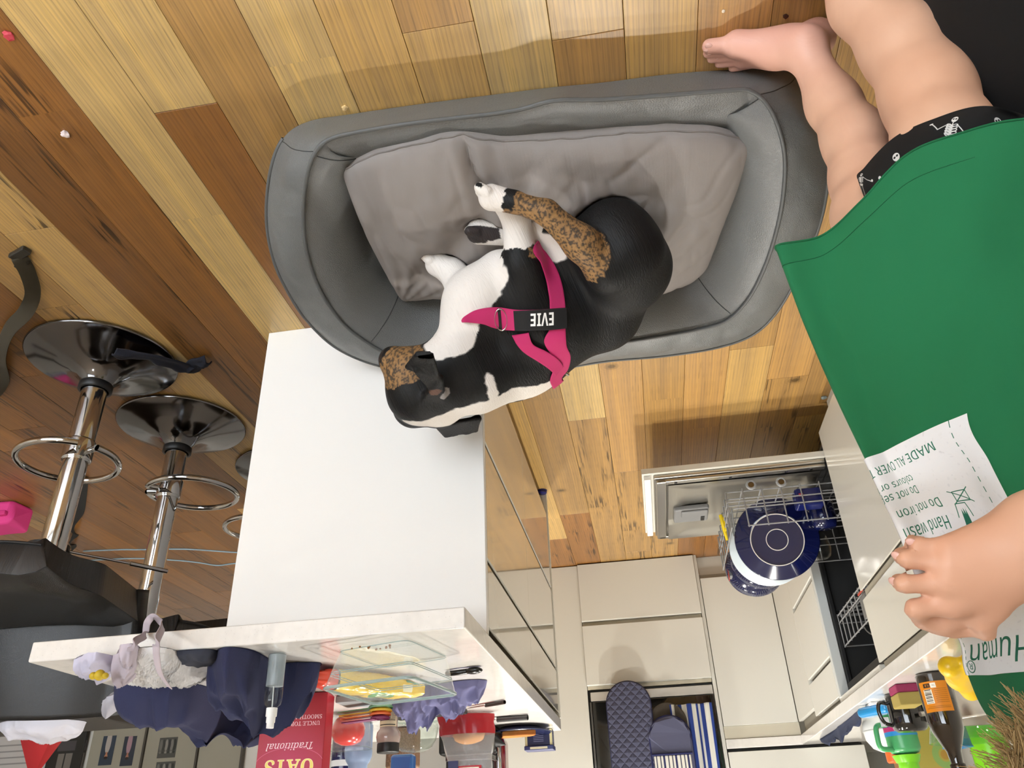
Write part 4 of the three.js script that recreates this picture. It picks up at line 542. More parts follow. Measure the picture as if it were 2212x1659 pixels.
    sk(90, 400, 0.9, 2.6); sk(330, 300, 1.0, 3.3); sk(560, 350, 1.0, 2.7); sk(800, 300, 1.0, 3.4);
  });
  const srows = [
    [[-0.377, 0.459, -0.89], [-0.367, 0.485, -0.833], [-0.391, 0.493, -0.777], [-0.423, 0.519, -0.729], [-0.453, 0.534, -0.707], [-0.483, 0.548, -0.706], [-0.541, 0.526, -0.76], [-0.592, 0.479, -0.869], [-0.553, 0.461, -0.97], [-0.459, 0.434, -1.01]],
    [[-0.367, 0.512, -0.867], [-0.365, 0.532, -0.82], [-0.389, 0.54, -0.776], [-0.419, 0.554, -0.735], [-0.451, 0.565, -0.717], [-0.498, 0.561, -0.734], [-0.544, 0.571, -0.77], [-0.587, 0.536, -0.879], [-0.546, 0.522, -0.97], [-0.453, 0.491, -0.997]],
    [[-0.371, 0.615, -0.87], [-0.381, 0.631, -0.834], [-0.401, 0.645, -0.805], [-0.432, 0.65, -0.789], [-0.46, 0.66, -0.775], [-0.498, 0.669, -0.781], [-0.539, 0.676, -0.814], [-0.575, 0.661, -0.904], [-0.537, 0.643, -0.971], [-0.447, 0.623, -0.968]],
  ];
  const sg2 = grid(patch(srows, true), 120, 30, true), suv = sg2.attributes.uv; for (let i = 0; i < suv.count; i++) suv.setXY(i, suv.getX(i) * 1.7, suv.getY(i) * 0.75);
  bones.wrapS = bones.wrapT = THREE.RepeatWrapping;
  part(t, 'shorts', [sg2], S(0xffffff, 0.9, { map: bones }), 'black shorts printed with white skeletons');
  // long fair hair hanging forward
  const r = rng(77), hm = S(srgb(206, 176, 126), 0.5), hm2 = S(srgb(172, 142, 94), 0.5), cap = [];
  const locks = [], locks2 = [];
  const tips = [[-0.292, 1.15, -0.75], [-0.29, 1.158, -0.76], [-0.293, 1.166, -0.759], [-0.285, 1.163, -0.774], [-0.281, 1.17, -0.789], [-0.285, 1.177, -0.777], [-0.278, 1.181, -0.801], [-0.282, 1.19, -0.795], [-0.273, 1.195, -0.815], [-0.287, 1.194, -0.787], [-0.271, 1.206, -0.833], [-0.28, 1.206, -0.816], [-0.296, 1.179, -0.768], [-0.294, 1.198, -0.785], [-0.276, 1.219, -0.835], [-0.286, 1.22, -0.82]].map((q) => V(q));
  for (let i = 0; i < 1300; i++) {
    const k = Math.floor(r() * tips.length), T = tips[k], g = () => (r() + r() + r() - 1.5) * 0.67, root = V(hd).add(V(0.05 * r(), 0.06 + 0.03 * r(), 0.05 * r())), low = V([-0.352, 1.207, -0.799]).lerp(V([-0.322, 1.256, -0.87]), clamp(k / 16 + 0.3 * g())).add(V(0.01 * g(), 0.01 * g(), 0.012 * g()));
    const q = 0.25 + 0.75 * Math.pow(r(), 0.8), w = 0.004 + 0.012 * r() * r(), tip = low.clone().lerp(T, q).add(V(w * g(), w * g(), w * g())), m1 = low.clone().lerp(T, q * 0.5).add(V(0.008 * g() + 0.005, 0.008 * g() - 0.006, 0.008 * g()));
    (i % 3 ? locks : locks2).push(new THREE.TubeGeometry(new THREE.CatmullRomCurve3([root, low, m1, tip]), 12, 0.00018 + 0.00022 * r(), 3, false));
  }
  for (let i = 0; i < 160; i++) { const a = r() * 6.28, b = 0.5 + r() * 0.9; const s = V(hd).add(V(0.084 * Math.cos(a) * Math.sin(b * 0.3), 0.1, 0.084 * Math.sin(a) * Math.sin(b * 0.3) - 0.015)), e = V(hd).add(V(-0.06 + 0.09 * Math.cos(a), -0.09 - 0.06 * r(), -0.03 + 0.08 * Math.min(0.25, Math.sin(a)))); const m = V(hd).add(V(-0.01 + 0.098 * Math.cos(a), 0.03, -0.015 + 0.098 * Math.sin(a))); locks2.push(new THREE.TubeGeometry(new THREE.CatmullRomCurve3([s, m, e]), 12, 0.0016, 4, false)); }
  part(t, 'hair', [(() => { const c = new THREE.SphereGeometry(0.092, 32, 20, 0, 6.29, 0, 1.75); c.rotateX(-0.5); return move(c, hd[0] - 0.01, hd[1] + 0.028, hd[2] - 0.012); })()], hm2);
  part(t, 'hair', locks, hm).userData.kind = 'stuff'; part(t, 'hair', locks2, hm2).userData.kind = 'stuff';
}
// ================================================================ BAR STOOLS AND WHAT LIES BY THEM
{
  const leather = P(srgb(24, 25, 27), 0.38, { bumpMap: tiled(pebble, 6, 6), bumpScale: 0.0003, clearcoat: 0.25, clearcoatRoughness: 0.3 });
  function stool(label, pos, seatY, turn, ringTurn, ringY) {
    const t = base('bar_stool', [pos[0], 0, pos[1]], label, 'bar stool', 'chrome bar stools along the island');
    part(t, 'base_plate', lathe([[0, 0.001], [0.195, 0.001], [0.201, 0.004], [0.202, 0.010], [0.198, 0.013], [0.17, 0.020], [0.12, 0.033], [0.08, 0.048], [0.055, 0.066], [0.043, 0.086], [0.038, 0.1], [0, 0.1]], 64), M.chromeDark, 'domed chrome foot');
    part(t, 'collar', lathe([[0.036, 0.088], [0.044, 0.09], [0.044, 0.108], [0.036, 0.11]], 32), M.black);
    part(t, 'column', [lathe([[0.033, 0.1], [0.033, ringY + 0.02]], 32), lathe([[0.0345, ringY + 0.02], [0.0345, ringY + 0.026], [0.031, ringY + 0.028], [0.031, seatY - 0.06], [0, seatY - 0.06]], 32)], M.chrome);
    const ring = [], c = Math.cos(ringTurn), s = Math.sin(ringTurn); for (let i = 0; i <= 24; i++) { const a = -Math.PI * 0.94 + i / 24 * Math.PI * 1.88, x = 0.07 + 0.135 * Math.cos(a), z = 0.125 * Math.sin(a); ring.push([x * c - z * s, ringY, x * s + z * c]); }
    const fr = part(t, 'footrest', [tube(ring, 0.0095, 90, 10), lathe([[0.035, ringY - 0.035], [0.038, ringY - 0.03], [0.038, ringY + 0.02], [0.035, ringY + 0.024]], 28), rod(ring[0], [0.02 * c, ringY, 0.02 * s], 0.009), rod(ring.at(-1), [0.02 * c, ringY, 0.02 * s], 0.009)], M.chrome);
    if (ringTurn === -0.6) part(t, 'lever', [rod([0.02, seatY - 0.085, -0.05], [-0.055, seatY - 0.1, -0.235], 0.0035), rod([-0.055, seatY - 0.1, -0.235], [-0.10, seatY - 0.107, -0.345], 0.0065)], M.chrome);
    const seat = new THREE.Group(); seat.name = 'seat'; t.add(seat); seat.position.set(turn < -1 ? 0 : 0.03, seatY, 0); seat.rotation.y = turn;
    part(seat, 'seat_pad', sheet((u, v) => { const a = (u - 0.5) * 2, b = (v - 0.5) * 2; const w = 0.2 * (1 - 0.42 * smooth(0.25, 1, b)); return V(a * w, 0.012 * a * a * 1.2 - 0.02 * smooth(0.6, 1, b) - 0.018 * smooth(0.75, 1, Math.abs(a)), b * 0.19 + 0.02); }, 30, 30, 0.075), leather);
    if (turn > -1) part(seat, 'backrest', sheet((u, v) => { const a = (u - 0.5) * 2, w = 0.205 * (1 - 0.16 * smooth(0.3, 1, v)); return V(a * w, -0.005 + 0.3 * v, -0.17 - 0.07 * v + 0.045 * a * a - 0.01 * smooth(0.8, 1, Math.abs(a))); }, 30, 24, 0.045), leather);
    part(seat, 'piping', [tube([...Array(17).keys()].map((i) => { const a = (i / 16 - 0.5) * 2; return [a * 0.112, -0.017 + 0.01 * a * a, 0.212]; }), 0.0035, 40, 6)], leather);
    part(seat, 'plate', move(new THREE.CylinderGeometry(0.05, 0.05, 0.012, 24), 0, -0.085, -0.03), M.black);
    return t;
  }
  stool('nearest black leather bar stool on a shiny domed foot, at the island corner', [1.43, -1.69], 0.635, -0.22, -0.6, 0.3);
  stool('second black bar stool, its foot half hidden behind the nearest stool', [1.42, -2.105], 0.70, -1.45, -2.6, 0.24);
  stool('farthest bar stool, only the rim of its foot showing past the white end panel', [1.215, -2.52], 0.6, -1.5, 0.4, 0.24);
  // dark sock across the nearest foot
  const sock = (L, w, th) => sheet((u, v) => { const p = crRow(L, v), q = crRow(L, Math.min(1, v + 0.02)), d = V(q).sub(V(p)); if (d.length() < 1e-5) d.set(-1, 0, 0); d.normalize(); const s = V(-d.z, 0, d.x); const a = (u - 0.5) * 2, k = noise(v * 11, u * 3, 2) - 0.5; return V(p).addScaledVector(s, a * w * (1 + 0.35 * k)).add(V(0, 0.012 * (1 - a * a) + 0.016 * k, 0)); }, 16, 60, th);
  solo('sock', sock([[1.306, 0.072, -1.575], [1.275, 0.06, -1.616], [1.239, 0.045, -1.665], [1.219, 0.026, -1.733], [1.208, 0.016, -1.778], [1.176, 0.016, -1.752], [1.138, 0.012, -1.749]], 0.025, 0.004), S(srgb(24, 26, 38), 0.95), 'crumpled navy sock lying over the rim of the nearest stool foot', 'sock');
  // webbing belt with buckle
  const belt = thing('webbing_strap', 'dark olive webbing strap with plastic buckle lying on the floorboards', 'strap');
  const bl = [[1.342, 0.006, -1.239], [1.359, 0.003, -1.288], [1.392, 0.012, -1.353], [1.455, 0.02, -1.413], [1.553, 0.016, -1.476], [1.667, 0.01, -1.586], [1.797, 0.006, -1.744], [2.025, 0.004, -1.903]];
  part(belt, 'webbing', sheet((u, v) => { const p = crRow(bl, v), q = crRow(bl, Math.min(1, v + 0.02)), d = V(q).sub(V(p)); if (d.length() < 1e-5) d.set(0.4, 0, -1); d.normalize(); const s = V(-d.z, 0, d.x); s.y = 0.9 * Math.sin(v * 7 + 0.4); s.normalize(); return V(p).addScaledVector(s, (u - 0.5) * 0.036).add(V(0, 0.004 + 0.012 * Math.abs(s.y), 0)); }, 4, 60, 0.0016), S(srgb(58, 52, 38), 0.9));
  part(belt, 'buckle', [(() => { const g = box(-0.028, 0.028, 0.001, 0.015, -0.012, 0.012, 0.004); g.rotateY(0.35); return move(g, ...[1.337, 0, -1.23]); })(), (() => { const g = box(-0.024, 0.024, 0.001, 0.011, -0.007, 0.007, 0.003); g.rotateY(0.35); return move(g, ...[1.358, 0, -1.265]); })()], S(srgb(44, 40, 32), 0.5));
  // toys on the floor under the stool
  const toy = thing('toy_bag', 'bright pink and grey fabric toy bag on the floor beyond the nearest stool', 'bag');
  const c = [2.424, 0, -2.584]; part(toy, 'body', (() => { const g = new RoundedBoxGeometry(0.13, 0.10, 0.12, 4, 0.02); const p = g.attributes.position; for (let i = 0; i < p.count; i++) { const n = 0.014 * (noise(p.getX(i) * 30, p.getY(i) * 30, p.getZ(i) * 30) - 0.5); p.setXYZ(i, p.getX(i) + n, p.getY(i) + n, p.getZ(i) - n); } g.computeVertexNormals(); return move(g, c[0], 0.051, c[2]); })(), S(srgb(226, 62, 138), 0.7)); for (const dx of [-0.035, 0.03]) part(toy, 'clasp', move(new RoundedBoxGeometry(0.03, 0.02, 0.022, 2, 0.006), c[0] + dx, 0.06, c[2] + 0.065), S(srgb(206, 46, 120), 0.6));
  part(toy, 'side_pocket', move(new RoundedBoxGeometry(0.10, 0.13, 0.10, 3, 0.02), c[0] + 0.11, 0.066, c[2] + 0.01), S(srgb(112, 116, 124), 0.6)); part(toy, 'lid', move(new THREE.CylinderGeometry(0.022, 0.026, 0.05, 20), c[0] + 0.035, 0.026, c[2] + 0.12), S(srgb(150, 160, 165), 0.3));
  const cord = (pts, r, m, label) => solo('cable', tube(pts, r, 120, 6), m, label, 'cable');
  const blue = S(srgb(138, 160, 170), 0.6);
  cord([[2.485, 0.003, -3.132], [2.318, 0.003, -3.159], [2.24, 0.003, -3.181], [2.039, 0.003, -3.231], [1.84, 0.003, -3.336], [1.634, 0.003, -3.444]], 0.0035, blue, 'pale blue cable, the upper of the two strands beside the end panel');
  cord([[2.545, 0.003, -3.254], [2.329, 0.003, -3.287], [2.161, 0.003, -3.364], [2.076, 0.003, -3.426], [2.013, 0.003, -3.489], [1.926, 0.003, -3.484], [1.705, 0.003, -3.496]], 0.0035, blue, 'pale blue cable, the lower of the two strands beside the end panel');
  solo('bag_strap', (() => { const L = [[1.977, 0.008, -2.391], [2.086, 0.01, -2.54], [2.194, 0.012, -2.682], [2.294, 0.014, -2.785], [2.342, 0.016, -2.881], [2.434, 0.014, -2.971], [2.475, 0.012, -3.054], [2.598, 0.01, -3.146]]; return sheet((u, v) => { const p = crRow(L, v), q = crRow(L, Math.min(1, v + 0.02)), d = V(q).sub(V(p)); if (d.length() < 1e-5) d.set(0.4, 0, -1); d.normalize(); const tw = v < 0.4 ? 0 : (v - 0.4) * 16, s = V(-d.z * Math.cos(tw), 0.8 * Math.sin(tw), d.x * Math.cos(tw)); return V(p).addScaledVector(s, (u - 0.5) * 0.04 * (1 - 0.4 * smooth(0.3, 0.6, v))).add(V(0, 0.012 * Math.abs(Math.sin(tw)), 0)); }, 4, 90, 0.0025); })(), S(srgb(28, 27, 25), 0.9), 'twisted black fabric strap on the floor behind the nearest stool column', 'strap');
  // crumbs and scraps
  const bit = (name, px, r, colr, label) => solo(name, (() => { const g = new THREE.IcosahedronGeometry(r, 1), p = g.attributes.position; for (let i = 0; i < p.count; i++) { const k = 0.6 + 0.8 * noise(p.getX(i) * 300 + px[0] * 50, p.getY(i) * 300, p.getZ(i) * 300); p.setXYZ(i, p.getX(i) * k, p.getY(i) * k * 0.5, p.getZ(i) * k); } g.computeVertexNormals(); return move(g, px[0], px[1] + r * 0.35, px[2]); })(), S(colr, 0.6), label, 'scrap');
  bit('wrapper_scrap', [1.012, 0, -0.934], 0.008, srgb(236, 222, 224), 'white and red torn wrapper scrap on brown floorboard');
  bit('wrapper_scrap', [0.966, 0, -0.72], 0.009, srgb(196, 60, 76), 'red wrapper scrap on a floorboard at the picture corner');
  bit('wood_chip', [0.451, 0, -0.983], 0.006, srgb(236, 206, 150), 'pale wood chip on the floor beside the dog bed front');
  bit('foil_scrap', [-0.175, 0.068, -1.055], 0.005, srgb(40, 130, 220), 'blue foil scrap on the grey bed front');
  bit('crumb', [-0.131, 0.055, -1.104], 0.004, srgb(226, 226, 226), 'white crumb between cushion and bed front'); bit('crumb', [-0.276, 0.078, -1.047], 0.0028, srgb(236, 236, 236), 'tiny white crumb near the bed corner');
  bit('crumb', [-0.378, 0, -0.946], 0.005, srgb(62, 30, 16), 'dark brown crumb on the floor beside the bare heel'); bit('crumb', [-0.268, 0, -0.915], 0.003, srgb(240, 230, 210), 'pale crumb on the floor above the bare toes');
  bit('crumb', [-0.614, 0, -2.86], 0.006, srgb(230, 226, 214), 'white crumb in shadow beside the dishwasher door'); bit('foil_scrap', [-0.685, 0, -2.42], 0.009, srgb(150, 168, 172), 'silvery scrap on the floor by the cabinet kickboard');
  const cap = base('bottle_cap', [0.334, 0, -2.969], 'small dark blue bottle cap on the floor beside the island', 'bottle cap'); part(cap, 'cap', lathe([[0, 0.014], [0.017, 0.014], [0.019, 0.011], [0.019, 0], [0, 0]], 24), P(srgb(22, 26, 96), 0.2)); part(cap, 'rim', lathe([[0.019, 0.0], [0.0205, 0.0], [0.0205, 0.004], [0.019, 0.004]], 24), P(srgb(30, 36, 110), 0.3));
  // black mass added to stand in for an unidentified dark area behind the child
  const bb = thing('added_dark_mass', 'rounded black mass added in place of an unidentified dark area behind the child', 'added_dark_mass');
  part(bb, 'cover', (() => { const g = new THREE.SphereGeometry(0.42, 64, 40), p = g.attributes.position; for (let i = 0; i < p.count; i++) { const x = p.getX(i), y = p.getY(i), z = p.getZ(i), a = Math.atan2(z, x), k = 1 + 0.08 * Math.sin(a * 5) * smooth(-0.2, 0.3, y) + 0.1 * (fbm(x * 5, y * 5, z * 5, 3) - 0.5); p.setXYZ(i, x * k, Math.max(0.001, (y + 0.36) * 0.75), z * k); } g.computeVertexNormals(); return move(g, -0.9, 0, -0.86); })(), S(srgb(12, 10, 10), 0.95));
  part(bb, 'seam', tube([...Array(14).keys()].map((i) => [-0.9 + 0.40 * Math.cos(2.2) * Math.cos(i / 13 * 1.5), 0.3 * 1 + 0.26 * Math.sin(i / 13 * 1.5), -0.86 + 0.40 * Math.sin(2.2) * Math.cos(i / 13 * 1.5)]), 0.003, 30, 5), S(srgb(52, 34, 34), 0.9));
}
// ================================================================ THINGS ON THE WORKTOPS
const fabricMat = (c, o = {}) => S(c, 0.95, { bumpMap: tiled(weave, 6, 6), bumpScale: 0.0005, ...o });
// a heap of cloth on a surface: outline points with their heights, h the height of the heap, folds by noise
function heap(outline, h, seed, o = {}) {
  const { n = 90, m = 28, fold = 0.5, y0 = 0.9005, freq = 22, rough = 0 } = o, c = outline.reduce((a, p) => a.map((x, i) => x + p[i] / outline.length), [0, 0, 0]);
  const f = (u, v) => { const b = crRow(outline, u, true), r = v, x = lerp(c[0], b[0], r), z = lerp(c[2], b[2], r); const e = Math.pow(1 - r * r, 0.4), k = fbm(x * freq * 0.5 + seed, z * freq * 0.5, seed, 3), wx = x + 0.05 * (fbm(x * 9, z * 9, seed + 7, 2) - 0.5), wz = z + 0.05 * (fbm(x * 9 + 5, z * 9, seed + 7, 2) - 0.5), rg = (q, s) => { const n = Math.abs(2 * noise(wx * q + s, wz * q * 0.55 + s, seed) - 1); return 1 - Math.pow(n, 0.75); }, rd = 0.62 * rg(freq, seed * 3) + 0.38 * rg(freq * 2.1, seed * 5 + 2), edge = 0.12 * fold * Math.sin(u * 60 + 6 * noise(u * 9, seed)) * smooth(0.5, 0.95, r); const y = y0 + h * e * (0.5 + 0.6 * k + fold * 0.9 * (rd - 0.55) + edge) + rough * (noise(x * 400, z * 400, 1) - 0.5); return V(x + 0.02 * (k - 0.5), Math.max(y0 + 0.0008, y), z + 0.02 * (rd - 0.5)); };
  return [grid(f, n, m, true), grid((u, v) => { const b = crRow(outline, u, true); return V(lerp(c[0], b[0], 1 - v), y0, lerp(c[2], b[2], 1 - v)); }, n, 2, true)];
}
function printTex(w, h, bg, draw) { return canvasTex(w, h, (c) => { c.fillStyle = bg; c.fillRect(0, 0, w, h); draw(c, w, h); }); }
// a flat print standing a hair proud of a face: corners bottom-left, bottom-right, top-left as its reader sees it
function decal(bl, br, tl, t, mat) { const A = V(bl), B = V(br), C = V(tl); return [grid((u, v) => A.clone().addScaledVector(B.clone().sub(A), u).addScaledVector(C.clone().sub(A), v), 1, 1), S(0xffffff, 0.5, { map: t, ...mat })]; }
const Y0 = 0.9005, GL = (c = srgb(236, 242, 240), rough = 0.03, th = 0) => P(c, rough, { transmission: 1, thickness: th, ior: 1.45 });
// ---------------------------------------------------------------- laundry on the island
solo('underwear', heap([[1.138, 0.905, -1.489], [1.095, 0.905, -1.434], [1.04, 0.91, -1.406], [1.024, 0.91, -1.448], [1.048, 0.92, -1.499], [1.075, 0.93, -1.535], [1.102, 0.93, -1.513], [1.132, 0.92, -1.498]], 0.04, 3, { fold: 0.8, freq: 30 }), fabricMat(srgb(206, 204, 226)), 'small pale lilac underwear crumpled at the island corner with a yellow bee print', 'underwear');
part(scene.getObjectByName('underwear'), 'bee_print', (() => { const c = [1.015, 0.944, -1.404]; return [ball(c, 0.010, 12).scale(1, 1, 1), ball([c[0] - 0.012, c[1] + 0.002, c[2]], 0.006, 10), ball([c[0] + 0.011, c[1] + 0.001, c[2] + 0.003], 0.007, 10)]; })(), S(srgb(196, 168, 40), 0.6), 'yellow bee print');
const lilac = thing('singlet', 'pale mauve ribbed singlet with a strap hanging over the island edge', 'singlet');
part(lilac, 'body', heap([[1.041, 0.905, -1.477], [0.961, 0.905, -1.374], [0.93, 0.91, -1.369], [0.955, 0.915, -1.433], [1.025, 0.93, -1.544], [1.073, 0.93, -1.558]], 0.05, 5, { fold: 0.8, freq: 30 }), fabricMat(srgb(196, 186, 198)));
const strapAt = (L, w) => sheet((u, v) => { const p = crRow(L, v), a = V(crRow(L, Math.max(0, v - 0.02))), b = V(crRow(L, Math.min(1, v + 0.02))), d = b.sub(a).normalize(), s = d.clone().cross(V(0.1, 0.6, 0.7)).normalize(); return V(p).addScaledVector(s, (u - 0.5) * w); }, 4, 70, 0.0018);
part(lilac, 'strap', strapAt([[0.933, 0.955, -1.508], [0.877, 0.955, -1.38], [0.837, 0.945, -1.298], [0.811, 0.93, -1.249], [0.919, 0.856, -1.425], [0.937, 0.838, -1.42], [0.949, 0.848, -1.42], [0.953, 0.871, -1.425], [0.894, 0.91, -1.314], [0.889, 0.93, -1.296]], 0.014), fabricMat(srgb(206, 194, 204)));
solo('terry_cloth', heap([[1.082, 0.925, -1.551], [0.96, 0.905, -1.408], [0.897, 0.91, -1.405], [0.892, 0.91, -1.482], [0.909, 0.91, -1.609], [0.908, 0.925, -1.608], [0.949, 0.94, -1.557], [1.001, 0.95, -1.529]], 0.055, 8, { fold: 0.25, freq: 18, rough: 0.006, n: 220, m: 60 }), S(srgb(250, 249, 250), 1, { bumpMap: tiled(pebble, 10, 6), bumpScale: 0.0008 }), 'fluffy white towelling bib lying between lilac and navy clothes', 'towel');
solo('slate_garment', heap([[0.891, 0.903, -1.442], [0.821, 0.903, -1.454], [0.841, 0.92, -1.518], [0.892, 0.92, -1.538], [0.905, 0.91, -1.477]], 0.03, 12, { fold: 0.6 }), fabricMat(srgb(58, 62, 76)), 'dark slate garment peeping out behind the white towelling', 'garment');
solo('navy_shirt', heap([[0.798, 0.902, -1.446], [0.754, 0.902, -1.483], [0.757, 0.902, -1.608], [0.717, 0.902, -1.622], [0.677, 0.902, -1.637], [0.692, 0.93, -1.675], [0.726, 0.97, -1.672], [0.808, 0.98, -1.697], [0.885, 0.955, -1.675], [0.899, 0.93, -1.593], [0.858, 0.91, -1.518]], 0.125, 15, { fold: 0.85, freq: 19, n: 140, m: 44 }), fabricMat(srgb(46, 50, 82)), 'crumpled navy cotton shirt under the spray bottle, nearer of the navy heaps', 'garment');
solo('navy_trousers', heap([[1.18, 0.925, -1.702], [1.084, 0.91, -1.687], [1.023, 0.905, -1.755], [1.013, 0.905, -1.963], [0.954, 0.91, -2.112], [0.882, 0.96, -2.017], [0.977, 0.985, -2.014], [1.098, 0.97, -1.935], [1.157, 0.95, -1.803], [1.193, 0.94, -1.75]], 0.12, 21, { fold: 0.6, freq: 13, n: 140, m: 44 }), fabricMat(srgb(46, 50, 82)), 'long navy trousers heaped across the island, the farther of the navy heaps', 'garment');
solo('grey_shirt', heap([[1.375, 0.92, -1.933], [1.253, 0.91, -1.792], [1.214, 0.92, -1.775], [1.203, 0.95, -1.821], [1.28, 0.955, -1.868]], 0.05, 27), fabricMat(srgb(190, 188, 198)), 'light grey shirt partly under the navy trousers at the island edge', 'garment');
// ---------------------------------------------------------------- spray bottle
{
  const t = base('spray_bottle', [0.722, Y0, -1.53], 'small clear plastic spray bottle with white pump standing before the navy shirt', 'spray bottle');
  part(t, 'bottle', lathe([[0, 0.002], [0.0165, 0.001], [0.018, 0.004], [0.018, 0.088], [0.016, 0.096], [0.009, 0.102], [0.0085, 0.106]], 40), GL(srgb(240, 244, 246), 0.02));
  part(t, 'liquid', lathe([[0, 0.003], [0.0166, 0.0035], [0.0166, 0.062], [0, 0.062]], 32), P(srgb(226, 230, 232), 0.35, { transmission: 0.7, thickness: 0, ior: 1.33 }));
  part(t, 'dip_tube', rod([0.002, 0.006, 0.003], [0, 0.1, 0], 0.0014), S(srgb(228, 228, 228), 0.4)); part(t, 'pump', [lathe([[0.0105, 0.102], [0.0105, 0.117], [0.0085, 0.118], [0.0085, 0.128], [0.007, 0.129], [0.007, 0.138], [0, 0.138]], 32)], S(srgb(240, 240, 240), 0.4));
}
// ---------------------------------------------------------------- glass dish
{
  const t = thing('glass_dish', 'empty rectangular clear glass loaf dish standing at the island front', 'dish');
  const b = [[0.602, -1.542], [0.443, -1.490], [0.408, -1.675], [0.566, -1.727]], r = [[0.626, -1.530], [0.430, -1.478], [0.392, -1.700], [0.588, -1.752]], h = 0.072;
  const loop = (q, k) => { const pts = []; for (let i = 0; i < 4; i++) { const p = q[i], a = q[(i + 3) % 4], c = q[(i + 1) % 4], s = 0.022; const to = (f) => { const d = Math.hypot(f[0] - p[0], f[1] - p[1]); return [p[0] + (f[0] - p[0]) * s / d, p[1] + (f[1] - p[1]) * s / d]; }; const A = to(a), Cc = to(c); for (let j = 0; j <= 5; j++) { const w = j / 5; pts.push([(1 - w) ** 2 * A[0] + 2 * w * (1 - w) * p[0] + w * w * Cc[0], (1 - w) ** 2 * A[1] + 2 * w * (1 - w) * p[1] + w * w * Cc[1]]); } } return pts; };
  const lb = loop(b), lr = loop(r), cx = 0.505, cz = -1.61, N = lb.length, side = (inset, y0) => grid((u, v) => { const i = Math.round(u * N) % N, w = Math.pow(v, 0.85), x = lerp(lb[i][0], lr[i][0], w), z = lerp(lb[i][1], lr[i][1], w), s = 1 - inset / 0.1; return V(cx + (x - cx) * s, Y0 + y0 + (h - y0) * v, cz + (z - cz) * s); }, N, 10, true);
  const gl = P(srgb(250, 252, 252), 0.02, { transmission: 0.9, thickness: 0, ior: 1.5, clearcoat: 1, clearcoatRoughness: 0.02 }), edge = P(srgb(196, 214, 214), 0.08, { transmission: 0.55, thickness: 0, ior: 1.5, clearcoat: 1 });
  const fan = (y, s) => { const p = [cx, Y0 + y, cz], ix = []; for (const q of lb) p.push(cx + (q[0] - cx) * s, Y0 + y, cz + (q[1] - cz) * s); for (let i = 0; i < N; i++) ix.push(0, 1 + (i + 1) % N, 1 + i); const g = new THREE.BufferGeometry(); g.setAttribute('position', new THREE.Float32BufferAttribute(p, 3)); g.setIndex(ix); g.computeVertexNormals(); return g; };
  part(t, 'bowl', [side(0, 0.001), fan(0.001, 1)], gl);
  part(t, 'rim', new THREE.TubeGeometry(new THREE.CatmullRomCurve3(lr.map((q) => V(q[0], Y0 + h, q[1])), true), 120, 0.0032, 8, true), edge);
  const ridge = (v) => new THREE.TubeGeometry(new THREE.CatmullRomCurve3(lb.map((q, i) => V(lerp(q[0], lr[i][0], v) + (q[0] - cx) * 0.004, Y0 + h * v, lerp(q[1], lr[i][1], v) + (q[1] - cz) * 0.004)), true), 120, 0.0009, 6, true);
  for (const k of [0.6, 0.65, 0.03]) part(t, 'ridge', ridge(k), edge);
  const cr = rng(4); for (let i = 0; i < 9; i++) part(t, 'food_speck', ball([0.5 + 0.06 * (cr() - 0.5) + (i > 6 ? 0.05 : 0), Y0 + 0.002 + 0.008 * cr(), -1.508 - 0.02 * cr()], 0.0012 + 0.0016 * cr(), 8), S(srgb(128, 84, 44), 0.7));
}
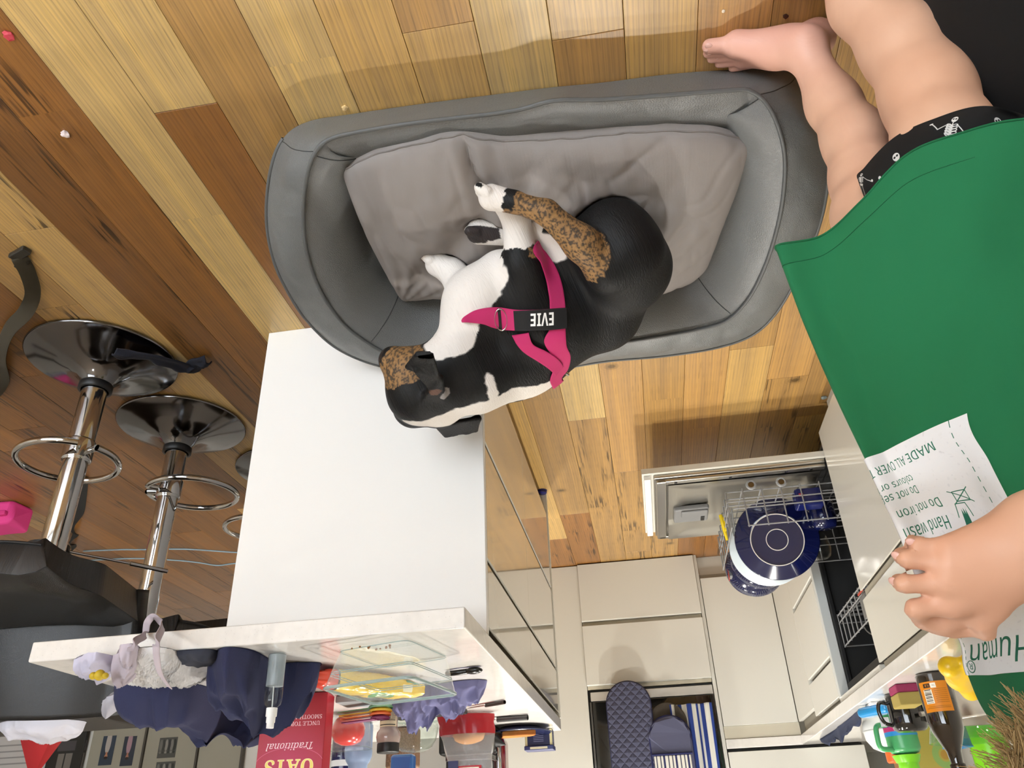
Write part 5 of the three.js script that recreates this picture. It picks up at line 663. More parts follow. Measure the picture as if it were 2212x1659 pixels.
// ---------------------------------------------------------------- biscuit packet behind the dish
{
  const t = thing('biscuit_packet', 'yellow and red plastic packet lying behind the clear glass dish', 'packet');
  const A = V([0.705, 0.925, -1.655]), Bq = V([0.529, 0.928, -1.886]), d = Bq.clone().sub(A), l = d.length(); d.normalize(); const s = V(-d.z, 0, d.x), P0 = (u) => { const e = Math.pow(Math.sin(Math.PI * clamp(u, 0.03, 0.97)), 0.25); return [0.034 * e + 0.008 * (1 - e), 0.024 * e]; };
  const tube2 = (u0, u1) => grid((u, v) => { const w = lerp(u0, u1, v), a = u * Math.PI * 2, [hw, hh] = P0(w), k = 0.0022 * (noise(w * 24, Math.cos(a) * 3, Math.sin(a) * 3) - 0.5) * 2; return A.clone().addScaledVector(d, l * w).addScaledVector(s, Math.sign(Math.cos(a)) * Math.pow(Math.abs(Math.cos(a)), 0.7) * (hw + k)).add(V(0, Y0 + 0.001 + 0.024 - 0.925 + Math.sign(Math.sin(a)) * Math.pow(Math.abs(Math.sin(a)), 0.7) * (hh + k), 0)); }, 40, 40, true);
  const foil = (c) => P(c, 0.25, { clearcoat: 0.8, clearcoatRoughness: 0.15 });
  const pm = printTex(1024, 512, '#e8c21c', (c, w, h) => { for (let i = 0; i < 30; i++) { c.fillStyle = i % 2 ? 'rgba(255,232,120,.35)' : 'rgba(210,150,20,.25)'; c.fillRect((i * 137) % w, 0, 14, h); } c.fillStyle = '#5b9a5a'; for (const x of [300, 800]) { c.beginPath(); c.ellipse(x, 250, 90, 70, 0, 0, 7); c.fill(); } c.fillStyle = '#f2f0d8'; c.font = 'bold 84px sans-serif'; for (const x of [300, 800]) c.fillText('HIT', x - 66, 280); c.fillStyle = '#2f8050'; c.fillRect(560, 40, 70, 90); c.fillStyle = '#e06a50'; c.fillRect(650, 60, 70, 80); c.fillStyle = '#f4efcf'; c.fillRect(440, 90, 90, 60); });
  part(t, 'wrapper', tube2(0.20, 1), P(0xffffff, 0.25, { map: pm, clearcoat: 0.8, clearcoatRoughness: 0.15 })); part(t, 'end_wrapper', tube2(0, 0.185), foil(srgb(222, 66, 40)), 'glossy red end'); part(t, 'band', tube2(0.185, 0.2), S(srgb(36, 44, 30), 0.4));
  solo('purple_wrapper', (() => { const g = new RoundedBoxGeometry(0.05, 0.026, 0.03, 3, 0.008); g.rotateY(0.4); return move(g, ...[0.697, 0.914, -1.722]); })(), foil(srgb(86, 50, 128)), 'purple foil wrapper showing between packet and navy shirt', 'wrapper');
}
// ---------------------------------------------------------------- cloth, utensils, plate
solo('blue_cloth', heap([[0.729, 0.905, -2.249], [0.568, 0.905, -2.004], [0.449, 0.903, -1.944], [0.388, 0.903, -1.955], [0.406, 0.925, -2.011], [0.456, 0.95, -2.079], [0.53, 0.96, -2.139], [0.63, 0.95, -2.182]], 0.075, 33, { fold: 0.95, freq: 26, n: 180, m: 50 }), fabricMat(srgb(112, 112, 152)), 'rumpled dusty blue cloth beside the glass dish', 'cloth');
{
  const t = thing('ladle', 'black plastic spoon lying on the worktop beside the glass dish', 'spoon'); const p = [0.392, 0.9, -1.801];
  const e = new THREE.SphereGeometry(0.021, 24, 16); e.scale(1, 0.35, 0.62); e.rotateY(0.25); part(t, 'bowl', move(e, p[0] - 0.012, Y0 + 0.0075, p[2]), P(srgb(12, 12, 13), 0.2)); part(t, 'handle', tube([[p[0] - 0.002, Y0 + 0.007, p[2] - 0.002], [p[0] + 0.03, Y0 + 0.008, p[2] - 0.006], [p[0] + 0.055, Y0 + 0.006, p[2] - 0.02]], 0.006, 20, 8), P(srgb(12, 12, 13), 0.2));
}
const plateGeo = (r, h) => lathe([[0, 0.003], [r * 0.6, 0.003], [r * 0.64, 0.001], [r * 0.66, 0.005], [r * 0.98, h], [r, h + 0.002], [r * 0.985, h + 0.0045], [r * 0.66, 0.010], [r * 0.6, 0.0075], [0, 0.0075]], 72);
{
  const c = [0.441, 0.905, -2.837], t = base('plate', [c[0], Y0, c[2]], 'dark blue plate holding toast near the far end of the island', 'plate'); part(t, 'dish', plateGeo(0.105, 0.016), P(srgb(24, 30, 62), 0.2));
  const to = base('toast', [c[0] + 0.01, Y0 + 0.0155, c[2] - 0.005], 'half eaten slice of brown toast on the dark blue plate', 'toast'); const sh = new THREE.Shape(); sh.moveTo(-0.06, -0.02); sh.bezierCurveTo(-0.05, -0.035, 0.03, -0.035, 0.045, -0.025); sh.lineTo(0.058, 0.022); sh.bezierCurveTo(0.03, 0.026, 0.0, 0.018, -0.02, 0.01); sh.bezierCurveTo(-0.04, 0.012, -0.055, 0.0, -0.06, -0.02);
  const g = new THREE.ExtrudeGeometry(sh, { depth: 0.011, bevelEnabled: true, bevelSize: 0.003, bevelThickness: 0.003, bevelSegments: 2 }); g.rotateX(-Math.PI / 2); part(to, 'crumb', g, S(srgb(206, 150, 84), 0.9, { map: tex(128, 128, (u, v) => { const k = fbm(u * 9, v * 9, 3); return [255 * lerp(0.75, 1, k), 240 * lerp(0.6, 1, k), 215 * lerp(0.45, 1, k)]; }) }));
}
const knife = (label, a, b, m, r) => { const t = thing('knife', label, 'knife'), A = V(a), B = V(b), mid = A.clone().lerp(B, 0.5); part(t, 'handle', (() => { const g = tube([A.toArray(), mid.toArray()], r, 12, 10); return g; })(), m); part(t, 'blade', sheet((u, v) => mid.clone().lerp(B, v * 1.0).add(V(0, 0, (u - 0.5) * 0.018 * (1 - v * v * 0.8))), 4, 16, 0.0014), M.steel); };
knife('black handled knife lying on the island beside the bread bag', [0.392, 0.907, -2.262], [0.514, 0.905, -2.344], P(srgb(52, 40, 38), 0.3), 0.0055);
knife('long dark knife with riveted handle lying before the dark blue plate', [0.373, 0.91, -2.554], [0.57, 0.905, -2.598], P(srgb(58, 58, 58), 0.25), 0.0085);
// ---------------------------------------------------------------- bread bag
{
  const t = base('bread_bag', [0.545, Y0, -2.46], 'clear plastic bread bag with red printed band and a crust inside', 'bag');
  const prof = (v) => [lerp(0.085, 0.050, smooth(0, 1, v)) * (1 - 0.3 * smooth(0.8, 1, v)), lerp(0.045, 0.02, v)], film = (v0, v1, off = 0) => grid((u, w) => { const v = lerp(v0, v1, w), a = u * Math.PI * 2, [hx, hz] = prof(v), k = 0.008 * (Math.abs(2 * noise(Math.cos(a) * 4, v * 5, Math.sin(a) * 4) - 1) - 0.5) * Math.min(1, v * 5 + 0.3); return V(Math.cos(a) * (hx + k + off) - 0.02 * v, 0.002 + 0.24 * v, Math.sin(a) * (hz + k + off)); }, 60, 30, true);
  part(t, 'film', film(0, 1), P(srgb(245, 245, 245), 0.12, { transmission: 0.85, thickness: 0, ior: 1.2 })); part(t, 'red_band', film(0.02, 0.24, 0.0012), P(srgb(170, 28, 40), 0.3, { transmission: 0.25, thickness: 0 }), 'red printed band');
  part(t, 'red_label', (() => { const g = grid((u, v) => { const a = Math.PI * (0.20 + 0.5 * u), w = 0.60 + 0.36 * v, [hx, hz] = prof(w); return V(Math.cos(a) * (hx + 0.004) - 0.02 * w, 0.24 * w, Math.sin(a) * (hz + 0.006)); }, 20, 10); const q = g.attributes.uv; for (let i = 0; i < q.count; i++) q.setX(i, 1 - q.getX(i)); return g; })(), S(0xffffff, 0.5, { map: printTex(512, 384, '#a8202c', (c, w, h) => { c.fillStyle = '#ded6c4'; c.fillRect(0, 0, w, 110); c.fillRect(40, h - 70, w - 80, 50); c.fillStyle = '#f0ece4'; c.font = 'bold 76px sans-serif'; c.fillText('TOASTER', 60, 230); c.font = 'italic 44px serif'; c.fillText('Crumpets', 140, 290); }) }), 'red label with white lettering');
  part(t, 'navy_tag', box(0.015, 0.045, 0.13, 0.18, 0.034, 0.037, 0.001), S(srgb(34, 36, 84), 0.5)); part(t, 'crust', (() => { const g = new THREE.SphereGeometry(0.04, 24, 16), p = g.attributes.position; for (let i = 0; i < p.count; i++) { const k = 0.8 + 0.4 * fbm(p.getX(i) * 40, p.getY(i) * 40, p.getZ(i) * 40); p.setXYZ(i, p.getX(i) * k * 1.2, p.getY(i) * k * 0.6, p.getZ(i) * k * 0.7); } g.computeVertexNormals(); return move(g, -0.01, 0.06, 0); })(), S(srgb(176, 122, 62), 0.85));
}
// ---------------------------------------------------------------- boxes and appliances at the far end
{
  const t = base('tea_box', [0.392, Y0, -2.945], 'small navy and cream carton at the far inner corner of the island', 'box'); part(t, 'carton', box(-0.047, 0.047, 0.001, 0.052, -0.03, 0.03, 0.002), S(0xffffff, 0.5, { map: printTex(256, 128, '#22274e', (c, w, h) => { c.fillStyle = '#d8cf9e'; c.fillRect(0, 0, 22, h); c.fillRect(w - 22, 0, 22, h); c.fillStyle = '#8d90b0'; for (let i = 0; i < 5; i++) c.fillRect(80, 30 + i * 14, 96, 4); }) }));
  part(t, 'lid', box(-0.050, 0.050, 0.052, 0.066, -0.033, 0.033, 0.002), P(srgb(32, 40, 96), 0.3)); part(t, 'lid_label', box(-0.03, 0.03, 0.056, 0.063, 0.0332, 0.0336, 0), S(srgb(226, 220, 190), 0.6));
  const m = base('coffee_machine', [0.61, Y0, -2.78], 'black coffee machine with chrome steam pipe behind the bread bag', 'coffee machine');
  part(m, 'body', box(-0.10, 0.085, 0.001, 0.085, -0.08, 0.06, 0.012), P(srgb(18, 20, 20), 0.3)); part(m, 'drip_tray', box(-0.09, 0.06, 0.085, 0.105, -0.02, 0.065, 0.004), M.chromeDark); part(m, 'column', box(-0.08, 0.08, 0.085, 0.32, -0.08, -0.02, 0.01), P(srgb(18, 20, 20), 0.3)); part(m, 'steam_pipe', tube([[-0.105, 0.30, 0.0], [-0.105, 0.2, 0.01], [-0.104, 0.07, 0.015], [-0.09, 0.062, 0.012]], 0.009, 40, 12), M.chrome); part(m, 'nozzle', (() => { const g = new THREE.ConeGeometry(0.022, 0.04, 20); g.rotateZ(1.2); return move(g, -0.115, 0.055, 0.03); })(), M.black);
  const k = base('toaster', [0.60, Y0, -2.925], 'glossy dark red toaster at the far end of the island', 'toaster'); part(k, 'body', (() => { const g = new RoundedBoxGeometry(0.19, 0.17, 0.11, 6, 0.03); return move(g, 0, 0.098, 0); })(), P(srgb(120, 14, 26), 0.15, { clearcoat: 1 })); part(k, 'foot', box(-0.08, 0.08, 0.001, 0.014, -0.045, 0.045, 0.003), M.black); part(k, 'slot', box(-0.07, 0.07, 0.180, 0.1845, -0.012, 0.012, 0.001), M.black);
}
// ---------------------------------------------------------------- oats box
{
  const t = base('oats_box', [0.868, Y0, -1.99], 'tall red oats carton standing behind the navy shirt', 'box'); t.rotation.y = -0.12;
  part(t, 'carton', box(-0.08, 0.08, 0.001, 0.25, -0.035, 0.035, 0.0015), S(srgb(168, 14, 40), 0.45));
  const pt = printTex(768, 1200, '#a90f2b', (c, w, h) => { const g = c.createRadialGradient(w / 2, 330, 60, w / 2, 330, 620); g.addColorStop(0, '#b41c50'); g.addColorStop(1, '#a60d24'); c.fillStyle = g; c.fillRect(0, 0, w, h); c.fillStyle = '#ecd66a'; c.strokeStyle = '#f6edb0'; c.lineWidth = 5; c.font = 'bold 210px serif'; c.save(); c.translate(90, 480); c.scale(1.0, 1.05); c.fillText('OATS', 0, 0); c.strokeText('OATS', 0, 0); c.restore(); c.fillStyle = '#f3d9dc'; c.font = 'italic 104px serif'; c.fillText('Traditional', 110, 660); c.font = '62px serif'; c.fillText('UNCLE TOBYS', 60, 890); c.fillText('SMOOTH AND CREAMY', 40, 962); c.strokeStyle = 'rgba(240,160,180,.5)'; c.lineWidth = 6; c.beginPath(); c.ellipse(w / 2, 420, 400, 190, 0, 0, 7); c.stroke(); });
  part(t, 'front_print', ...decal([-0.079, 0.004, 0.0356], [0.079, 0.004, 0.0356], [-0.079, 0.248, 0.0356], pt), 'red front print with yellow and white lettering');
}
// ---------------------------------------------------------------- bottles, cups and bowls behind the packet
{
  const clam = base('clamshell', [0.86, Y0, -2.33], 'clear plastic tub with the red bowl inside, beside the oats carton', 'tub'); part(clam, 'shell', grid((u, v) => { const a = u * Math.PI * 2, c = Math.cos(a), s = Math.sin(a), r = (q) => Math.sign(q) * Math.pow(Math.abs(q), 0.5), k = lerp(0.85, 1, v); return V(r(c) * 0.062 * k, 0.002 + 0.09 * v, r(s) * 0.055 * k); }, 60, 8, true), P(srgb(250, 250, 250), 0.05, { transmission: 0.95, thickness: 0, ior: 1.3 })); part(clam, 'lip', tube([...Array(40).keys()].map((i) => { const a = i / 40 * 6.283, r = (q) => Math.sign(q) * Math.pow(Math.abs(q), 0.5); return [r(Math.cos(a)) * 0.064, 0.092, r(Math.sin(a)) * 0.057]; }), 0.0016, 80, 6, true), GL());
  solo('red_bowl', (() => { const g = lathe([[0, 0.001], [0.022, 0.001], [0.038, 0.012], [0.048, 0.035], [0.046, 0.055], [0.036, 0.072], [0.018, 0.08], [0, 0.082]], 40); return move(g, 0.86, Y0 + 0.003, -2.33); })(), P(srgb(196, 40, 36), 0.22, { clearcoat: 0.6 }), 'shiny round red bowl upside down inside the clear tub', 'bowl');
  // nested measuring spoons, one thing each
  [['purple', [120, 48, 88], 0.052], ['orange', [222, 112, 62], 0.056], ['yellow', [226, 186, 60], 0.060], ['green', [120, 168, 130], 0.064]].forEach(([n, c, l], i) => { const s = base('measuring_spoon', [0.712, Y0 + 0.052 - i * 0.0085, -2.075], n + ' measuring spoon in the nested rainbow stack beside the packet', 'spoon', 'nested measuring spoons'); s.rotation.y = 0.35; const e = new THREE.SphereGeometry(0.022 + i * 0.0018, 28, 14, 0, 6.2832, Math.PI / 2, Math.PI / 2); e.scale(1.25, 0.55, 1); part(s, 'bowl', move(e, -0.035, 0.006, 0), P(srgb(...c), 0.3)); part(s, 'handle', box(-0.02, l + 0.03, 0.003, 0.0065, -0.012 - i * 0.0015, 0.012 + i * 0.0015, 0.0015), P(srgb(...c), 0.3)); });
  solo('spoon_rest', box(0.665, 0.79, Y0, Y0 + 0.018, -2.12, -2.03, 0.004), S(srgb(150, 156, 160), 0.4), 'grey plastic tray under the rainbow measuring spoons', 'tray');
  const tu = base('tumbler', [0.965, Y0 + 0.0, -2.52], 'clear plastic tumbler standing beside the pale blue bottle', 'tumbler'); part(tu, 'cup', [lathe([[0, 0.03], [0.026, 0.03], [0.033, 0.088], [0.034, 0.088]], 36), lathe([[0.0, 0.001], [0.03, 0.001], [0.027, 0.03]], 36)], GL(srgb(240, 240, 238), 0.03)); 
  const pb = base('blue_bottle', [0.893, Y0, -2.52], 'pale blue plastic bottle with tapered neck behind the spoons', 'bottle'); part(pb, 'body', lathe([[0, 0.001], [0.038, 0.002], [0.041, 0.008], [0.041, 0.075], [0.042, 0.082], [0.041, 0.095], [0.036, 0.108], [0.029, 0.118], [0.0265, 0.15], [0, 0.152]], 48), P(srgb(152, 172, 204), 0.35, { transmission: 0.3, thickness: 0 })); part(pb, 'cap', lathe([[0.027, 0.15], [0.027, 0.19], [0, 0.19]], 32), P(srgb(130, 150, 190), 0.4));
  const nb = base('navy_bottle', [0.985, Y0, -2.66], 'dark navy bottle behind the clear tumbler and the oats carton', 'bottle'); part(nb, 'body', lathe([[0, 0.001], [0.04, 0.002], [0.044, 0.01], [0.044, 0.11], [0.036, 0.14], [0.018, 0.16], [0.018, 0.19], [0, 0.19]], 40), P(srgb(22, 24, 70), 0.2)); part(nb, 'label', lathe([[0.0445, 0.09], [0.0445, 0.108]], 40), S(srgb(216, 216, 216), 0.6));
  const sa = base('sauce_bottle', [0.705, Y0, -2.22], 'squat clear bottle of pink dressing with black screw cap', 'bottle'); part(sa, 'body', lathe([[0, 0.001], [0.022, 0.002], [0.024, 0.006], [0.024, 0.062], [0.031, 0.07], [0.033, 0.082], [0.03, 0.095], [0.024, 0.1]], 44), P(srgb(196, 176, 168), 0.12, { transmission: 0.4, thickness: 0, clearcoat: 1 }));
  part(sa, 'label', (() => { const g = grid((u, v) => { const a = Math.PI * (0.15 + 0.75 * u); return V(Math.cos(a) * 0.0246, 0.012 + 0.046 * v, Math.sin(a) * 0.0246); }, 30, 2); const q = g.attributes.uv; for (let i = 0; i < q.count; i++) q.setX(i, 1 - q.getX(i)); return g; })(), S(0xffffff, 0.6, { map: printTex(256, 256, '#d9c8a8', (c) => { c.fillStyle = '#2a2522'; c.fillRect(20, 20, 216, 14); c.fillRect(20, 84, 216, 10); c.lineWidth = 4; c.strokeStyle = '#2a2522'; for (let i = 0; i < 3; i++) c.strokeRect(24 + i * 70, 104, 62, 130); c.fillStyle = '#b03a2c'; c.fillRect(8, 150, 12, 20); c.fillStyle = '#6a6258'; for (let i = 0; i < 9; i++) for (let k = 0; k < 3; k++) c.fillRect(30 + k * 70, 112 + i * 13, 46, 5); }) }));
  part(sa, 'cap', [lathe([[0.0285, 0.097], [0.0295, 0.099], [0.0295, 0.118], [0.028, 0.121], [0, 0.121]], 44)], S(srgb(18, 18, 18), 0.45));
  const dome = base('glass_jar', [0.715, Y0, -2.50], 'wide clear glass bowl upturned behind the black capped bottle', 'bowl'); part(dome, 'glass', lathe([[0.075, 0.002], [0.074, 0.03], [0.068, 0.06], [0.056, 0.08], [0.036, 0.092], [0, 0.096]], 48), GL(srgb(236, 242, 238), 0.03)); part(dome, 'rim', lathe([[0.074, 0.001], [0.078, 0.003], [0.077, 0.007], [0.074, 0.006], [0.074, 0.001]], 48), GL());
  solo('black_tray', (() => { const g = box(-0.11, 0.11, 0, 0.014, -0.05, 0.05, 0.004); g.rotateY(0.2); return move(g, 0.64, Y0, -2.36); })(), S(srgb(24, 24, 26), 0.5), 'flat black tray under the dusty blue cloth', 'tray');
  solo('blue_packet', (() => { const g = new RoundedBoxGeometry(0.07, 0.05, 0.04, 3, 0.01); return move(g, 0.745, Y0 + 0.123, -2.50); })(), P(srgb(36, 92, 160), 0.3, { clearcoat: 0.6 }), 'bright blue packet lying on top of the upturned glass bowl', 'packet');
  solo('meat_pack', (() => { const g = new RoundedBoxGeometry(0.10, 0.12, 0.06, 3, 0.01); return move(g, 0.80, Y0 + 0.061, -2.68); })(), P(srgb(150, 132, 110), 0.5, { map: tex(128, 128, (u, v) => { const k = noise(u * 40, v * 40, 2); return k > 0.5 ? [230, 200, 190] : [190, 160, 140]; }) }), 'speckled grain packet behind the pale blue bottle', 'packet');
}
// ---------------------------------------------------------------- sink side
{
  const b = base('beer_bottle', [-0.728, Y0, -2.30], 'brown glass bottle with orange label on the sink worktop', 'bottle');
  part(b, 'body', lathe([[0, 0.001], [0.038, 0.001], [0.041, 0.006], [0.041, 0.115], [0.038, 0.135], [0.026, 0.165], [0.017, 0.185], [0.0145, 0.21], [0.0145, 0.235]], 56), P(srgb(30, 20, 10), 0.08, { clearcoat: 1, clearcoatRoughness: 0.03 })); part(b, 'neck_ring', lathe([[0.0145, 0.212], [0.018, 0.214], [0.018, 0.226], [0.0145, 0.228]], 32), P(srgb(34, 22, 12), 0.1));
  part(b, 'label', (() => { const g = grid((u, v) => { const a = Math.PI * (0.08 + 0.56 * u); return V(Math.cos(a) * 0.0414, 0.024 + 0.072 * v, Math.sin(a) * 0.0414); }, 40, 2); const q = g.attributes.uv; for (let i = 0; i < q.count; i++) q.setX(i, 1 - q.getX(i)); return g; })(), S(0xffffff, 0.5, { map: printTex(512, 512, '#d8840c', (c, w, h) => { c.fillStyle = '#1c1a16'; c.fillRect(300, 410, 120, 70); c.fillStyle = '#d8840c'; c.font = 'bold 56px sans-serif'; c.fillText('1.0', 312, 466); c.fillStyle = '#f0ece0'; c.fillRect(200, 400, 90, 84); c.fillRect(290, 140, 150, 240); c.fillStyle = '#45413a'; for (let i = 0; i < 9; i++) c.fillRect(304, 152 + i * 26, 122, 8 + (i * 7) % 12); c.font = '34px sans-serif'; c.fillText('10c', 216, 455); c.fillStyle = 'rgba(110,60,0,.55)'; for (let i = 0; i < 8; i++) c.fillRect(40, 150 + i * 32, 210, 9); c.fillRect(40, 60, 420, 10); c.fillRect(40, 86, 380, 8); }) }), 'orange label with barcode');
  // yellow rubber toy
  const f = bonesField([[[-0.634, 0.955, -1.877], [-0.681, 0.962, -1.975], 0.022, 0.022, 0.02], [[-0.674, 0.95, -1.858], [-0.681, 0.962, -1.975], 0.02, 0.022, 0.02], [[-0.681, 0.962, -1.975], [-0.714, 0.985, -2.028], 0.02, 0.021, 0.02], [[-0.698, 0.955, -2.022], [-0.759, 0.92, -2.206], 0.018, 0.018, 0.02]]), c = [-0.686, 0.96, -1.989];
  solo('yellow_toy', surfaceNets(f, [c[0] - 0.12, 0.9, c[2] - 0.14], [c[0] + 0.12, 1.05, c[2] + 0.14], 0.003), P(srgb(236, 194, 14), 0.4, { clearcoat: 0.3 }), 'rounded yellow rubber toy on the sink worktop beside the shirt', 'toy');
  const sp = base('sponge', [-0.700, Y0, -2.475], 'pink and yellow two layer washing-up sponge behind the brown bottle', 'sponge'); part(sp, 'scourer', box(-0.03, 0.03, 0.0, 0.022, -0.04, 0.04, 0.004), S(srgb(206, 70, 122), 0.95, { bumpMap: tiled(pebble, 3, 3), bumpScale: 0.001 }), 'pink layer'); part(sp, 'foam', box(-0.03, 0.03, 0.022, 0.056, -0.04, 0.04, 0.004), S(srgb(238, 212, 116), 0.95, { bumpMap: tiled(pebble, 3, 3), bumpScale: 0.0015 }), 'yellow layer');
  const mg = base('mug', [-0.735, Y0, -2.63], 'shiny black mug turned upside down behind the pink sponge', 'mug'); part(mg, 'cup', lathe([[0.047, 0.001], [0.05, 0.004], [0.05, 0.08], [0.046, 0.096], [0.036, 0.103], [0, 0.104]], 48), P(srgb(10, 10, 11), 0.12, { clearcoat: 1 })); part(mg, 'handle', tube([[0.048, 0.025, 0.0], [0.07, 0.022, 0.005], [0.078, 0.045, 0.006], [0.07, 0.075, 0.005], [0.048, 0.085, 0.0]], 0.0055, 40, 10), P(srgb(10, 10, 11), 0.12, { clearcoat: 1 }));
  const br = base('dish_brush', [-0.71, Y0, -2.80], 'bright blue translucent scrubbing brush beside the black mug', 'brush'); part(br, 'head', (() => { const g = new RoundedBoxGeometry(0.05, 0.03, 0.13, 4, 0.013); g.rotateY(-0.5); return move(g, 0.015, 0.021, 0.0); })(), P(srgb(36, 136, 196), 0.25, { clearcoat: 0.6 })); part(br, 'bristles', box(-0.01, 0.035, 0.0, 0.008, -0.04, 0.04, 0.001), S(srgb(228, 228, 228), 0.9));
  const jg = base('squeeze_bottle', [-0.775, Y0, -2.90], 'green plastic detergent bottle with handle and striped label', 'bottle');
  part(jg, 'body', lathe([[0, 0.001], [0.044, 0.002], [0.048, 0.01], [0.048, 0.125], [0.04, 0.138], [0.02, 0.144], [0, 0.144]], 44), P(srgb(74, 160, 100), 0.3)); part(jg, 'handle', tube([[0.04, 0.055, 0.02], [0.075, 0.06, 0.035], [0.082, 0.09, 0.038], [0.078, 0.122, 0.036], [0.04, 0.128, 0.02]], 0.008, 50, 10), P(srgb(74, 160, 100), 0.3));
  for (const [a, bq, cc] of [[0.05, 0.064, [104, 50, 128]], [0.064, 0.077, [192, 48, 112]], [0.077, 0.09, [46, 140, 204]]]) part(jg, 'stripe', lathe([[0.0485, a], [0.0485, bq]], 44), S(srgb(...cc), 0.4)); part(jg, 'price_tag', box(0.034, 0.062, 0.035, 0.062, 0.036, 0.038, 0), S(srgb(216, 214, 216), 0.6)); part(jg, 'cap', [lathe([[0.042, 0.144], [0.034, 0.165], [0.030, 0.166], [0.030, 0.2], [0, 0.202]], 32)], P(srgb(116, 196, 34), 0.3), 'lime green cap');
  const kt = base('dish_soap', [-0.79, Y0, -3.12], 'round white plastic container with orange stopper behind the green bottle', 'container'); part(kt, 'body', lathe([[0, 0.001], [0.062, 0.002], [0.072, 0.02], [0.076, 0.045], [0.072, 0.075], [0.055, 0.102], [0.03, 0.115], [0, 0.117]], 48), P(srgb(226, 228, 226), 0.25)); part(kt, 'seam', [lathe([[0.0757, 0.046], [0.0768, 0.048], [0.0757, 0.05]], 48)], S(srgb(180, 182, 180), 0.5)); part(kt, 'stopper', lathe([[0.022, 0.113], [0.022, 0.145], [0.018, 0.15], [0, 0.15]], 28), P(srgb(222, 104, 46), 0.4));
  solo('dark_cloth', heap([[-0.688, 0.905, -3.789], [-0.694, 0.903, -3.519], [-0.682, 0.903, -3.135], [-0.676, 0.92, -2.917], [-0.706, 0.95, -3.101], [-0.711, 0.945, -3.474], [-0.702, 0.93, -3.797]], 0.05, 41, { fold: 0.8, freq: 16 }), fabricMat(srgb(40, 48, 74)), 'navy and grey tea towel crumpled at the far end of the sink worktop', 'cloth');
  const pot = base('saucepan', [-0.95, Y0, -2.62], 'brushed steel saucepan behind the brown bottle on the sink worktop', 'saucepan'); part(pot, 'pan', lathe([[0, 0.001], [0.105, 0.001], [0.118, 0.012], [0.122, 0.08], [0.126, 0.083], [0.126, 0.086], [0.118, 0.085], [0.114, 0.015], [0, 0.008]], 56), M.steel); part(pot, 'handle', [rod([0.12, 0.06, 0.03], [0.2, 0.066, 0.06], 0.007)], M.steel);
  const gb = base('glass_bowl', [-1.0, Y0, -2.95], 'large clear glass mixing bowl behind the saucepan', 'bowl'); part(gb, 'bowl', lathe([[0, 0.001], [0.05, 0.002], [0.09, 0.03], [0.115, 0.075], [0.125, 0.11], [0.128, 0.111], [0.128, 0.107], [0.118, 0.072], [0.092, 0.027], [0.05, 0.006], [0, 0.006]], 56), GL(srgb(228, 244, 224), 0.03)); 
  const bt = base('blue_tub', [-1.03, Y0, -3.2], 'small bright blue tub behind the glass bowl', 'tub'); part(bt, 'tub', lathe([[0, 0.001], [0.04, 0.001], [0.046, 0.1], [0.048, 0.104], [0, 0.105]], 32), P(srgb(24, 112, 176), 0.3)); part(bt, 'lid', lathe([[0.048, 0.104], [0.05, 0.108], [0, 0.114]], 32), P(srgb(30, 126, 190), 0.3));
  const lm = base('lime_bottle', [-1.16, Y0, -3.28], 'lime green plastic spray bottle at the back of the sink worktop', 'bottle'); part(lm, 'body', lathe([[0, 0.001], [0.06, 0.002], [0.064, 0.02], [0.062, 0.16], [0.04, 0.2], [0.022, 0.21], [0, 0.21]], 40), P(srgb(126, 206, 30), 0.3)); part(lm, 'trigger', box(-0.02, 0.06, 0.21, 0.25, -0.015, 0.015, 0.006), P(srgb(112, 190, 30), 0.35));
  const ol = base('olive_carton', [-0.985, Y0, -3.38], 'olive yellow printed carton with green ring behind the brown bottle', 'box'); part(ol, 'carton', box(-0.085, 0.085, 0.001, 0.22, -0.03, 0.03, 0.006), S(srgb(176, 162, 70), 0.8)); part(ol, 'front_print', ...decal([-0.08, 0.004, 0.0306], [0.08, 0.004, 0.0306], [-0.08, 0.216, 0.0306], printTex(256, 320, '#b4a44c', (c, w, h) => { c.fillStyle = '#c89a52'; c.fillRect(0, 0, w, 90); c.strokeStyle = '#8fae62'; c.lineWidth = 34; c.beginPath(); c.arc(60, 150, 52, 0, 7); c.stroke(); c.fillStyle = '#b98a3c'; c.beginPath(); c.arc(60, 150, 24, 0, 7); c.fill(); c.fillStyle = 'rgba(120,108,40,.25)'; for (let i = 0; i < 50; i++) for (let k = 0; k < 40; k++) c.fillRect(k * 7 + (i % 2) * 3, i * 7, 2, 2); }))); part(ol, 'red_edge', box(0.085, 0.095, 0.001, 0.2, -0.03, 0.03, 0.002), S(srgb(186, 54, 36), 0.7));
  const kb = base('knife_block', [-1.0, Y0, -3.72], 'wooden knife block with dark handles in the far corner of the sink worktop', 'knife block'); part(kb, 'block', box(-0.06, 0.05, 0.001, 0.13, -0.05, 0.05, 0.004), S(srgb(150, 104, 62), 0.6)); for (let i = 0; i < 4; i++) part(kb, 'handle', box(-0.05 + i * 0.026, -0.034 + i * 0.026, 0.13, 0.21 + 0.015 * (i % 2), -0.012, 0.012, 0.003), M.black);
}
